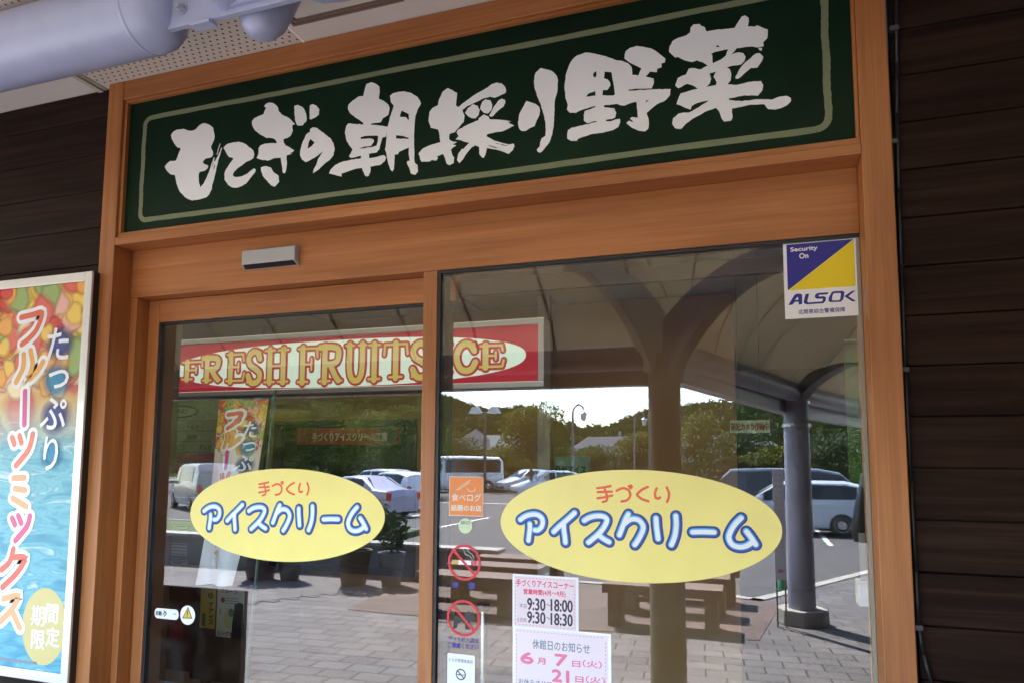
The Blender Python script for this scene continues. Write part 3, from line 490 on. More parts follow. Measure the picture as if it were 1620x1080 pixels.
hx0, hx1, hy1, hy0 = -1.60, -1.135, -.10, -.565
b = B()
for o_, wd, zz in ((0, .012, .006), (.02, .012, .006)):
    b.box(hx0+o_, hx1-o_, hy1-o_-wd, hy1-o_, ZS-zz, ZS-.0005, BROWNTRIM); b.box(hx0+o_, hx1-o_, hy0+o_, hy0+o_+wd, ZS-zz, ZS-.0005, BROWNTRIM)
    b.box(hx0+o_, hx0+o_+wd, hy0+o_+wd, hy1-o_-wd, ZS-zz, ZS-.0005, BROWNTRIM); b.box(hx1-o_-wd, hx1-o_, hy0+o_+wd, hy1-o_-wd, ZS-zz, ZS-.0005, BROWNTRIM)
b.build('access_hatch', so)
# space-frame truss with pipes, gusset plate, bolts
YT = -.5; ZP = 3.10; RP = .125
tr = thing('pipe_truss', 'lavender grey painted steel pipe truss with bolted gusset plate under the eaves', 'truss', (-1.8, YT, ZP))
b = B(); XE = -1.80
b.lathe([(-13, RP), (XE-.10, RP), (XE-.055, RP*.97), (XE-.02, RP*.84), (XE, RP*.62), (XE+.012, RP*.4), (XE+.016, .001)], LAV, (0, YT, ZP), (1, 0, 0), 48); b.build('chord_pipe', tr, smooth=40)
b = B(); b.lathe([(-.06, RP*1.006), (-.052, RP*1.012), (-.044, RP*1.006)], LAV, (XE-.05, YT, ZP), (1, 0, 0), 48); b.build('weld_seam', tr, smooth=True)
b = B(); b.hexa([(XE-.05, YT-.010, ZP-.075),(XE+.62, YT-.010, ZP-.075),(XE+.62, YT+.010, ZP-.075),(XE-.05, YT+.010, ZP-.075),(XE-.05, YT-.010, ZP+.2),(XE+.62, YT-.010, ZP+.2),(XE+.62, YT+.010, ZP+.2),(XE-.05, YT+.010, ZP+.2)], LAV)
b.hexa([(XE+.22, YT-.024, ZP-.055),(XE+.42, YT-.024, ZP-.055),(XE+.42, YT-.0105, ZP-.055),(XE+.22, YT-.0105, ZP-.055),(XE+.22, YT-.024, ZP+.2),(XE+.42, YT-.024, ZP+.2),(XE+.42, YT-.0105, ZP+.2),(XE+.22, YT-.0105, ZP+.2)], LAV)
b.box(XE+.10, XE+.18, YT-.02, YT+.02, ZP-.088, ZP-.0755, LAV); b.build('gusset_plate', tr, bevel=.002)
def bolt(x, z, y):
    b = B(); b.lathe([(0, .019), (.004, .019), (.0041, .014), (.018, .014), (.0185, .009), (.03, .009)], mat('bolt_steel', (.48,.49,.60), .4, .5), (x, y, z), (0, -1, 0), 6); b.build('bolt', tr)
bolt(XE+.062, ZP-.02, YT-.010); bolt(XE+.345, ZP+.03, YT-.0245); bolt(XE+.52, ZP-.02, YT-.010)
b = B(); b.lathe([(0, .001), (.02, .045), (.05, .072), (.10, .095), (.16, .10), (.9, .10)], LAV, (XE+.235, YT-.01, ZP-.06), (.16, -.22, .9), 40); b.build('brace_pipe', tr, smooth=40)
b = B(); b.lathe([(0, .001), (.015, .04), (.045, .065), (.09, .082), (.16, .085), (.8, .085)], LAV, (XE+.285, YT+.07, ZP-.105), (.10, .35, .9), 40); b.build('brace_pipe', tr, smooth=40)
b = B(); b.lathe([(0, .001), (.012, .05), (.04, .09), (.09, .11), (.16, .118), (9, .118)], LAV, (XE+.47, YT, ZP+.03), (1, 0, 0), 40); b.build('chord_pipe', tr, smooth=40)

# canopy with columns, beams and brackets (behind the camera, seen in the glass)
NC = (-.575, -2.62); RC = (.42, -5.69); FC = (1.62, -8.8)
n, L, bs = nodes(CEIL); tl = n.new('ShaderNodeBsdfTranslucent'); tl.inputs[0].default_value = (.80,.74,.60,1); mx = n.new('ShaderNodeMixShader'); mx.inputs[0].default_value = .13  # translucency added to the boards so sunlight brightens the canopy underside
L.new(bs.outputs[0], mx.inputs[1]); L.new(tl.outputs[0], mx.inputs[2]); L.new(mx.outputs[0], n['Material Output'].inputs[0])
BRKT = mat('bracket_beige', (.50,.44,.32), .7)
def column(c, label, top, tips, bands, pr=.26, r_=.135, cm=None):
    t = thing('canopy_column', label, 'column', (c[0], c[1], 0), 'round columns holding up the canopy')
    b = B(); b.tube((c[0], c[1], .05), (c[0], c[1], top), r_, r_-.01, cm or STEELCOL, 32, False); b.build('shaft', t, smooth=True)
    b = B(); b.tube((c[0], c[1], 0), (c[0], c[1], .15), pr, pr-.01, CONC, 8); b.build('plinth', t, bevel=.01)
    b = B()
    for z in bands: b.lathe([(0, .14), (.03, .14)], SILVER, (c[0], c[1], z), (0,0,1), 32)
    if bands: b.build('steel_band', t, smooth=40)
    for tip, th0, th1, m_ in tips:
        d = Vector((tip[0]-c[0], tip[1]-c[1])); Lh = d.length; d.normalize(); side = Vector((-d.y, d.x)); Hh = tip[2]-top
        up = []; dn = []
        for k in range(13):
            u = k/12; a_ = Lh*u**1.15; z_ = -.05+(Hh+.05)*(1-(1-u)**1.9); w_ = th0+(th1-th0)*u
            tx = Vector((1.15, (Hh+.05)/Lh*1.9*max(.02, (1-u))**.9)).normalized(); up.append((a_-tx.y*w_, z_+tx.x*w_)); dn.append((a_+tx.y*w_, z_-tx.x*w_))
        b = B(); b.prism(dn+up[::-1], m_, -.06, .06, M=lambda a, y_, z_: (c[0]+d.x*a+side.x*y_, c[1]+d.y*a+side.y*y_, top+z_)); b.build('bracket', t, bevel=.008)
    return t
column(NC, 'thick canopy column nearest the glass, reflected left of the parked cars', 2.36, (((0.2415,-2.2,2.8864), .15, .07, FINM), ((-1.1718,-2.2,3.0029), .15, .08, BRKT)), (), .14, .12, mat('olive_column_paint', (.17,.145,.085), .5, vary=.1, vscale=4))
column(RC, 'canopy column with a white notice board leaning on it', 2.36, (((0.9019,-5.0,2.5546), .10, .008, FINM),), (2.24, 2.0))
bm = thing('canopy_beam', 'round steel pipe beam running column to column under the canopy edge', 'beam', (0, -4.5, 2.4))
b = B(); b.tube((NC[0], NC[1], 2.38), (RC[0], RC[1], 2.36), .10, .10, STEELCOL, 28); b.tube((RC[0], RC[1], 2.36), (4.6, -16.6, 2.36), .10, .10, STEELCOL, 28); b.build('pipe', bm, smooth=40)
b = B(); b.tube((NC[0]-.1, NC[1], 2.34), (-9, NC[1], 2.34), .085, .085, FINM, 20); b.build('pipe', bm, smooth=40)
gt = thing('eaves_gutter', 'pale metal gutter along the outer edge of the canopy roof', 'gutter', (0, -5, 2.2))
b = B()
for a, c in (((-9,-2.85,2.17),(NC[0]+.04,-2.85,2.17)), ((NC[0]+.05,-2.9,2.19),(RC[0]-.02,-6.1,2.14)), ((RC[0]-.02,-6.1,2.14),(4.4,-17,2.14))):
    d = Vector(c)-Vector(a); q = Vector((-d.y, d.x, 0)).normalized()*.06
    a = Vector(a); c = Vector(c); u = Vector((0,0,.20))
    b.hexa([a-q, c-q, c+q, a+q, a-q+u, c-q+u, c+q+u, a+q+u], STEELCOL)
b.build('trough', gt)
cn = thing('canopy_roof', 'sloping board-lined canopy roof over the paved forecourt', 'roof', (0, -5, 3))
EDGE = [(-9,-2.9,2.40),(-4.5,-2.9,2.40),(-.60,-2.9,2.40),(-.28,-3.7,2.39),(.05,-4.6,2.38),(.46,-5.9,2.37),(1.9,-9.8,2.37),(4.5,-17,2.37)]
INNER = [(-9,-.985,3.50),(-4.5,-.985,3.52),(-.60,-.985,3.55),(.9,-.985,3.62),(2.6,-.985,3.7),(5.0,-2.2,3.8),(7.5,-7,3.9),(10,-14,3.9)]
def CS(s_, t_):
    i = min(int(s_), len(EDGE)-2); k = s_-i; a_ = Vector(EDGE[i]).lerp(Vector(EDGE[i+1]), k); c_ = Vector(INNER[i]).lerp(Vector(INNER[i+1]), k)
    p = a_.lerp(c_, t_); p.z = a_.z+(c_.z-a_.z)*t_**.62; return p
NS, NT = 56, 12
b = B(); vs = [CS((len(EDGE)-1)*i/NS, j/NT) for i in range(NS+1) for j in range(NT+1)]; k = len(vs); vs += [v+Vector((0,0,.1)) for v in vs]
fs = []
for i in range(NS):
    for j in range(NT):
        q = (i*(NT+1)+j, i*(NT+1)+j+1, (i+1)*(NT+1)+j+1, (i+1)*(NT+1)+j); fs.append(q); fs.append(tuple(v+k for v in q[::-1]))
b.add(vs, fs, CEIL); b.build('board_lining', cn, smooth=30)
b = B()
SL_ = [(Vector(INNER[i+1])-Vector(INNER[i])).length*.5+(Vector(EDGE[i+1])-Vector(EDGE[i])).length*.5 for i in range(len(EDGE)-1)]
for m_ in range(1, 40):
    d_ = sum(SL_)*m_/40; i = 0
    while d_ > SL_[i] and i < len(SL_)-1: d_ -= SL_[i]; i += 1
    s0 = i+d_/SL_[i]; w_ = .011/SL_[i]
    for j in range(NT):
        p = [CS(s0-w_, j/NT), CS(s0+w_, j/NT), CS(s0+w_, (j+1)/NT), CS(s0-w_, (j+1)/NT)]; p = [v-Vector((0,0,.004)) for v in p]
        b.add(p, [(0,1,2,3)], BROWNTRIM)
for t_ in (.33, .66):
    for i in range(NS):
        s0, s1 = (len(EDGE)-1)*i/NS, (len(EDGE)-1)*(i+1)/NS; p = [CS(s0, t_-.0015), CS(s1, t_-.0015), CS(s1, t_+.0015), CS(s0, t_+.0015)]; p = [v-Vector((0,0,.004)) for v in p]; b.add(p, [(0,1,2,3)], BROWNTRIM)
b.build('joint_strip', cn)

# thin cable and clips on the right wall
cb = thing('cable', 'thin black cable clipped along the right edge of the doorway', 'cable', (XoR+.03, .02, 2))
b = B(); b.pipe([(x, .018, z) for x, z in ((0.4322,3.0125),(0.4258,2.777),(0.4195,2.6228),(0.4149,2.3943),(0.412,2.1701),(0.4093,1.8778),(0.4098,1.5581),(0.4118,1.3161),(0.4112,1.1634),(0.4201,1.0888),(0.4374,1.0075),(0.4535,0.9354))], .0052, BLACKRUB, 10); b.build('wire', cb, smooth=True)
for x, z in ((0.4237,2.8854),(0.4062,2.5402),(0.4074,1.8707),(0.4096,1.1599)):
    b = B(); b.box(x-.013, x+.012, .012, .03, z-.007, z+.007, mat('clip_grey', (.06,.06,.065), .5)); b.build('clip', cb, bevel=.002)

# ------------------------------------------------------------------ stickers on the panes
def blade(name, label, cat, y, cx, cz, group=None):
    return tag(bpy.data.objects.new(name, None), label, cat, group)
EL = (((-0.3811,0.0085),(-0.3632,0.0204),(-0.3414,0.0271),(-0.3216,0.0269),(-0.3059,0.0177),(-0.3012,0.0029),(-0.3059,-0.014),(-0.3177,-0.0245),(-0.3287,-0.0253)),((-0.3473,-0.005),(-0.3468,-0.0211),(-0.35,-0.0437),(-0.3519,-0.0606)),((-0.1908,0.0361),(-0.2054,0.0227),(-0.2245,0.0062),(-0.2438,-0.0099),(-0.2631,-0.0284)),((-0.2284,-0.002),(-0.2277,-0.0204),(-0.2247,-0.0424),(-0.2228,-0.0625)),((-0.1581,0.0121),(-0.1411,0.0222),(-0.1187,0.028),(-0.0945,0.0273),(-0.0824,0.0176),(-0.0873,0.0011),(-0.1004,-0.0193),(-0.1191,-0.0381),(-0.1446,-0.0591)),((-0.1098,-0.0341),(-0.0933,-0.0461),(-0.0757,-0.0551)),((-0.0114,0.0371),(-0.0195,0.0232),(-0.0288,0.0014),(-0.0381,-0.0223),(-0.0419,-0.0314)),((-0.0252,0.0051),(-0.0106,0.0171),(0.0057,0.0222),(0.0236,0.0175),(0.0351,0.0018),(0.0339,-0.0142),(0.0236,-0.0359),(0.0138,-0.0523),(0.0076,-0.0607)))
EL2 = (((0.077,0.0263),(0.0778,0.0051),(0.0799,-0.016),(0.0824,-0.0388)),((0.1393,0.0354),(0.1403,0.0109),(0.1374,-0.0173),(0.1312,-0.0385),(0.1236,-0.0563)),((0.1899,-0.0138),(0.2211,-0.0119),(0.2553,-0.012)),((0.3366,0.0347),(0.3182,0.0153),(0.3028,-0.0108),(0.299,-0.0298),(0.3085,-0.0481),(0.3295,-0.0546),(0.3508,-0.0496),(0.3672,-0.038)),((0.3509,-0.0062),(0.3628,-0.022),(0.3767,-0.045)))
TE = (((-0.1143,0.1199),(-0.0919,0.1229),(-0.0697,0.1276)),((-0.1125,0.1071),(-0.0883,0.1083),(-0.0654,0.1095)),((-0.1138,0.0866),(-0.0885,0.0908),(-0.0645,0.0968)),((-0.0901,0.1211),(-0.0854,0.1076),(-0.0811,0.091),(-0.0841,0.0792),(-0.096,0.0753)),((-0.0496,0.1127),(-0.0294,0.1211),(-0.0113,0.1153),(-0.005,0.0992),(-0.0153,0.0827),(-0.0342,0.0779)),((-0.0094,0.128),(-0.004,0.1208)),((-0.0028,0.1306),(0.0004,0.126)))
TE2 = (((0.0518,0.1262),(0.0339,0.118),(0.0194,0.1051),(0.0175,0.0997),(0.0317,0.0874),(0.053,0.0804)),((0.0802,0.1224),(0.0747,0.108),(0.0762,0.0931),(0.085,0.0897),(0.0903,0.0934)),((0.1119,0.1258),(0.1186,0.1089),(0.1173,0.093),(0.1122,0.0797)))
def oval(label, y, cx, cz, sc_=1.0, tilt=0):
    o_ = thing('oval_sticker', label, 'sticker', (cx, y, cz), 'yellow oval ice cream stickers on the glass')
    ct, st = math.cos(tilt), math.sin(tilt)
    M = lambda a, b_, l: (cx+(a*ct-b_*st)*sc_, y-l, cz+(a*st+b_*ct)*sc_)
    b = B(); b.M = M; b.disc(0, 0, .4535, .1815, YEL, .0004, 128)
    b.build('backing', o_)
    b = B(); b.M = M
    for k, s in enumerate(EL+EL2):
        b.stroke(s, .0377, BLUE, .0008+k*.00003)
        b.stroke(s, .0240, PBLUE, .0014+k*.00003)
        b.stroke([(x-.0012, z+.0014) for x, z in s], .0195, CYAN, .0020+k*.00003)
        b.stroke(s, .0138, LWHITE, .0026+k*.00003)
    for k, s in enumerate(TE+TE2): b.stroke(s, .0078, ORED, .0008+k*.00003)
    b.build('lettering', o_)
oval('yellow oval sticker with blue-edged white lettering on the large right-hand pane', YG-.0006, -.3784, 1.3992, 1, .004)
oval('yellow oval sticker with blue-edged white lettering on the sliding door pane', YD-.0006, -1.7803, 1.3865, 1.013, .012)

YS = YG-.0006
def decal(name, label, cat, box, group=None, y=YS):
    t = thing(name, label, cat, ((box[0]+box[2])/2, y, (box[1]+box[3])/2), group); b = B(); b.M = wall(y); return t, b
# security company sticker
SB = (0.1028,2.0501,0.3178,2.3041)
t, b = decal('security_sticker', 'white sticker with blue and yellow triangles at the top right corner of the pane', 'sticker', SB)
b.rect(SB[0], SB[1], SB[2], SB[3], PAPER, .0004, .004); b.build('backing', t)
b = B(); b.M = wall(YS)
q = ((0.1127,2.1415),(0.1133,2.2858),(0.3041,2.2866),(0.3033,2.1386))
X0, X1 = (q[0][0]+q[1][0])/2, (q[2][0]+q[3][0])/2; Z0, Z1 = (q[0][1]+q[3][1])/2, (q[1][1]+q[2][1])/2
b.poly([(X0, Z0), (X1, Z1), (X0, Z1)], NAVY, .0008); b.poly([(X0+.001, Z0), (X1, Z0), (X1, Z1-.001)], SYEL, .0008); b.build('triangles', t)
b = B(); b.M = wall(YS)
for l in ((((0.1132,2.0937),(0.1305,2.1235),(0.138,2.1283),(0.1501,2.1274),(0.1537,2.1231),(0.1528,2.0943),(0.143,2.0939),(0.1428,2.103),(0.1323,2.1026),(0.1248,2.0943)),((0.1325,2.1085),(0.1423,2.1084),(0.142,2.1173),(0.1394,2.1175))),(((0.1634,2.1251),(0.1736,2.1257),(0.1675,2.1013),(0.171,2.0984),(0.2094,2.099),(0.212,2.1043),(0.2109,2.1076),(0.1942,2.1082),(0.1895,2.1126),(0.1903,2.1205),(0.1947,2.125),(0.2008,2.1264),(0.2282,2.1263),(0.2256,2.1201),(0.2022,2.1197),(0.2002,2.1171),(0.2021,2.1149),(0.2159,2.1147),(0.221,2.1103),(0.2192,2.0999),(0.2128,2.0929),(0.1672,2.0928),(0.1588,2.0955),(0.1573,2.1015)),),(((0.2377,2.1264),(0.2448,2.1285),(0.2683,2.1276),(0.2728,2.1225),(0.2686,2.1017),(0.2613,2.0943),(0.233,2.0949),(0.2273,2.0993),(0.2288,2.1098)),((0.2434,2.122),(0.2611,2.1215),(0.2628,2.1179),(0.2599,2.1023),(0.2568,2.0994),(0.2391,2.0998),(0.2369,2.1034),(0.2397,2.117))),(((0.2712,2.1107),(0.294,2.1257),(0.3028,2.1261),(0.2829,2.1099),(0.3032,2.0935),(0.2939,2.0926)),)): b.poly(l, NAVY, .0008)
b.text('Security', (0.1246,2.2589,0.2016,2.276), PAPER, .0012, .0006); b.text('On', (0.1495,2.2389,0.1748,2.2549), PAPER, .0012, .0006)
b.text('北関東綜合警備保障', (0.1414,2.063,0.2725,2.0777), NAVY, .0008, .0002)
b.build('lettering', t)
# orange restaurant sticker
SB = (-1.0267,1.4123,-0.8968,1.5507)
t, b = decal('orange_sticker', 'square orange sticker with white lettering and chopsticks near the mullion', 'sticker', SB)
b.rect(*SB, CREAM, .0004); b.rect(SB[0]+.002, SB[1]+.002, SB[2]-.002, SB[3]-.002, ORANGE, .0008); b.build('backing', t)
b = B(); b.M = wall(YS)
for s in (((-0.9985,1.5036),(-0.9571,1.5328)),((-0.993,1.5025),(-0.9491,1.5304)),((-0.9625,1.5302),(-0.9465,1.5379)),((-0.9569,1.5081),(-0.9461,1.4984),(-0.9302,1.5012),(-0.9276,1.5099))): b.stroke(s, .0022, CREAM, .0012)
b.text('食べログ', (-1.0169,1.4642,-0.9051,1.4908), CREAM, .0012, .0005); b.text('話題のお店', (-1.0176,1.43,-0.9036,1.4509), CREAM, .0012, .0006)
b.build('lettering', t)
# small round green sticker
c = (-0.9637,1.3781); rr_ = 0.0264
t = thing('round_sticker', 'small round pale green sticker under the orange one', 'sticker', (c[0], YS, c[1])); b = B(); b.M = wall(YS)
b.disc(*c, rr_, rr_, LGREEN, .0004); b.build('backing', t); b = B(); b.M = wall(YS)
b.text('締切', (-0.9806,1.3825,-0.947,1.3957), GINK, .0008, .0003); b.rect(c[0]-.018, c[1]-.006, c[0]+.018, c[1]-.005, mat('soft_green', (.4,.55,.3), .5), .0008); b.build('lettering', t)
# prohibition stickers
def prohib(name, label, px):
    c = px[0]; r = px[1]
    t = thing(name, label, 'sticker', (c[0], YS, c[1]), 'red ring prohibition stickers')
    b = B(); b.M = wall(YS); b.ring(c[0], c[1], r, r, r*.14, mat('ban_red', (.62,.025,.04), .4), .0012)
    d = r*.66; b.stroke([(c[0]-d, c[1]+d), (c[0]+d, c[1]-d)], r*.14, mat('ban_red'), .0015, False, False); b.build('ring', t); return t
t = prohib('no_smoking_sticker', 'red crossed ring over a cigarette, the upper ring sticker', ((-0.9658,1.251),0.0621))
b = B(); b.M = wall(YS); q = (-1.0126,1.2433,-0.9219,1.2586); w_ = q[2]-q[0]
b.rect(q[0], q[1], q[0]+w_*.27, q[3], TAN, .0006); b.rect(q[0]+w_*.27, q[1], q[0]+w_*.80, q[3], PAPER, .0006); b.rect(q[0]+w_*.82, q[1], q[0]+w_*.90, q[3], ROSE, .0006); b.rect(q[0]+w_*.92, q[1], q[2], q[3], ROSE, .0006)
for s in (((-0.9692,1.2965),(-0.9614,1.2806),(-0.9461,1.2744),(-0.9359,1.2633)),((-0.9565,1.2971),(-0.9462,1.286),(-0.936,1.2795),(-0.9293,1.266))): b.stroke(s, .0028, mat('smoke_grey', (.42,.45,.46), .6), .0006)
b.build('cigarette_picture', t)
b = B(); b.M = wall(YS); b.text('禁', (-1.0103,1.161,-0.9875,1.1816), BINK, .0006, .0006); b.text('煙', (-0.9494,1.1616,-0.9258,1.1832), BINK, .0006, .0006); b.build('caption', t)
t = prohib('no_pets_sticker', 'red crossed ring over a black dog, the lower ring sticker', ((-0.9671,1.0606),0.0622))
b = B(); b.M = wall(YS)
b.poly(((-1.0062,1.0814),(-1.0011,1.0804),(-1.0009,1.0634),(-0.9816,1.0626),(-0.964,1.0685),(-0.959,1.078),(-0.949,1.0856),(-0.939,1.0818),(-0.9213,1.0672),(-0.9252,1.0578),(-0.9321,1.0519),(-0.9402,1.0558),(-0.9435,1.0428),(-0.9418,1.0238),(-0.9599,1.0232),(-0.9611,1.0414),(-0.9738,1.0472),(-0.9889,1.0391),(-0.9923,1.0242),(-1.0054,1.0218),(-1.0037,1.0471)), BLACK, .0006); b.build('dog_picture', t)
b = B(); b.M = wall(YS); b.text('ペットの入店は', (-1.0234,0.9793,-0.9099,0.9964), BINK, .0006, .0004); b.text('ご遠慮ください', (-1.0243,0.9579,-0.9097,0.975), BINK, .0006, .0004); b.build('caption', t)
# white no smoking plate
SB = (-1.0251,0.7774,-0.9226,0.938)
t, b = decal('white_sticker', 'white rounded sticker with a grey crossed cigarette at the bottom of the pane', 'sticker', SB)
b.rect(*SB, PAPER, .0004, .006); b.build('backing', t); b = B(); b.M = wall(YS)
b.text('とちぎ禁煙推進店', (-1.02,0.9103,-0.9302,0.922), GINK, .0008, .0002); b.build('lettering', t); b = B(); b.M = wall(YS)
c = (-0.9743,0.8701); r = .019; G2 = mat('slate_ink', (.06,.065,.085), .5)
b.ring(c[0], c[1], r, r, .0042, G2, .0008); b.stroke([(c[0]-.0125, c[1]+.0125), (c[0]+.0125, c[1]-.0125)], .004, G2, .0012, False, False)
b.rect(c[0]-.012, c[1]-.003, c[0]+.002, c[1]+.001, G2, .001)
for k in range(3): b.rect(c[0]+.006+k*.003, c[1]-.003, c[0]+.008+k*.003, c[1]+.001, G2, .001)
b.build('symbol', t)
# sliding door stickers
def P2(l, s=18.0): return l
YSD = YD-.0006
SB = (-2.4027,0.937,-2.2756,0.9795)
t, b = decal('door_label', 'white capsule-shaped label for the automatic door by the left stile', 'sticker', SB, y=YSD)
b.rect(*SB, PAPER, .0004, .0175 if SB[3]-SB[1] > .036 else (SB[3]-SB[1])*.46); b.build('backing', t); b = B(); b.M = wall(YSD)
b.text('自動', (-2.3945,0.9494,-2.3641,0.9675), BLACK, .0008, .0005)
for s in (((-2.3522,0.9701),(-2.3472,0.964),(-2.3569,0.9546)),((-2.3455,0.967),(-2.3394,0.9595),(-2.3499,0.948))): b.stroke(s, .004, BLACK, .0008, False)
b.rect(*(-2.3037,0.9596,-2.2872,0.9626), GINK, .0008); b.build('lettering', t)
SB = (-2.2671,0.9226,-2.1904,1.0003); c = ((SB[0]+SB[2])/2, (SB[1]+SB[3])/2)
t, b = decal('warning_sticker', 'round white sticker with a yellow exclamation triangle on the sliding door', 'sticker', SB, y=YSD)
b.disc(*c, (SB[2]-SB[0])/2, (SB[3]-SB[1])/2, PAPER, .0004); b.build('backing', t); b = B(); b.M = wall(YSD)
tq = ((-2.2563,0.9465),(-2.2027,0.9493),(-2.2282,0.9964)); b.poly(tq, BLACK, .0008)
cx = sum(p[0] for p in tq)/3; cz = sum(p[1] for p in tq)/3; b.poly([(cx+(x-cx)*.78, cz+(z-cz)*.78) for x, z in tq], mat('warning_yellow', (.72,.47,.03), .4), .0012)
for s in (((-2.229,0.9799),(-2.2296,0.9642)),((-2.2297,0.9578),(-2.2297,0.9568))): b.stroke(s, .0045, BLACK, .0016, False)
b.build('triangle', t)

# paper notices taped to the pane
YP = YG-.0009
def dashed(b, x0, z0, x1, z1, m, lift, d=.006):
    n = int((x1-x0)/d/2); k = int((z1-z0)/d/2)
    for i in range(n):
        for z in (z0, z1): b.rect(x0+i*2*d, z-.0009, x0+i*2*d+d, z+.0009, m, lift)
    for i in range(k):
        for x in (x0, x1): b.rect(x-.0009, z0+i*2*d, x+.0009, z0+i*2*d+d, m, lift)
SB = (-0.7873,1.0438,-0.5579,1.2229)
t, b = decal('paper_notice', 'pink opening hours notice taped to the glass below the yellow oval', 'notice', SB, y=YP)
b.rect(*SB, PAPER, .0002); b.rect(SB[0]+.006, SB[1]+.006, SB[2]-.008, SB[3]-.006, PINKP, .0005); b.build('sheet', t); b = B(); b.M = wall(YP)
dashed(b, SB[0]+.011, SB[1]+.013, SB[2]-.014, SB[3]-.012, PINK, .0008)
b.text('手づくりアイスコーナー', (-0.775,1.183,-0.5738,1.206), ROSE, .0008, .0006); b.text('営業時間(4月～9月)', (-0.7478,1.1547,-0.6019,1.1756), ROSE, .0008, .0006)
for r_, a in ((947.5,'9:30'),(968.5,'9:30')): pass
b.text('平日', (-0.7623,1.1107,-0.7375,1.1244), INK, .0008); b.text('9:30', (-0.7342,1.1068,-0.6719,1.1455), INK, .0008, .0013); b.text('～', (-0.6675,1.1234,-0.6543,1.1317), INK, .0008); b.text('18:00', (-0.6521,1.1091,-0.5783,1.1473), INK, .0008, .0013)
b.text('土日祝', (-0.7723,1.0652,-0.7374,1.0788), INK, .0008); b.text('9:30', (-0.7341,1.0641,-0.6719,1.1016), INK, .0008, .0013); b.text('～', (-0.6675,1.0798,-0.6544,1.0881), INK, .0008); b.text('18:30', (-0.6522,1.0638,-0.5785,1.1019), INK, .0008, .0013)
b.build('lettering', t)
SB = (-0.7862,0.7743,-0.4514,1.0495)
t, b = decal('paper_notice', 'pale pink closing days notice with a dashed border, lowest on the glass', 'notice', SB, y=YP+.0012)
b.rect(*SB, PAPER, .0002); b.rect(SB[0]+.007, SB[1]+.007, SB[2]-.01, SB[3]-.007, mat('blush_paper', (.84,.72,.78), .5), .0005); b.build('sheet', t); b = B(); b.M = wall(YP+.0012)
dashed(b, SB[0]+.014, SB[1]+.013, SB[2]-.018, SB[3]-.014, PINK, .0008)
b.text('休館日のお知らせ', (-0.716,0.9806,-0.5215,1.0113), GINK, .0008, .0005)
for tx, q in (('6', (-0.7572,0.9305,-0.7138,0.9657)), ('7', (-0.6381,0.9337,-0.5972,0.9694)), ('21', (-0.648,0.8827,-0.592,0.9193))): b.text(tx, q, PINK, .0008, .0024)
for tx, q in (('月', (-0.6994,0.9322,-0.6719,0.9528)), ('日', (-0.5801,0.9357,-0.5535,0.9539)), ('（火）', (-0.545,0.9379,-0.4822,0.96)), ('日', (-0.5696,0.8874,-0.5432,0.9055)), ('（火）', (-0.5348,0.8889,-0.4722,0.9109))): b.text(tx, q, PINK, .0008, .0008)
b.text('お休みさせていただきます', (-0.7647,0.8577,-0.5306,0.88), GINK, .0008, .0003)
b.build('lettering', t)

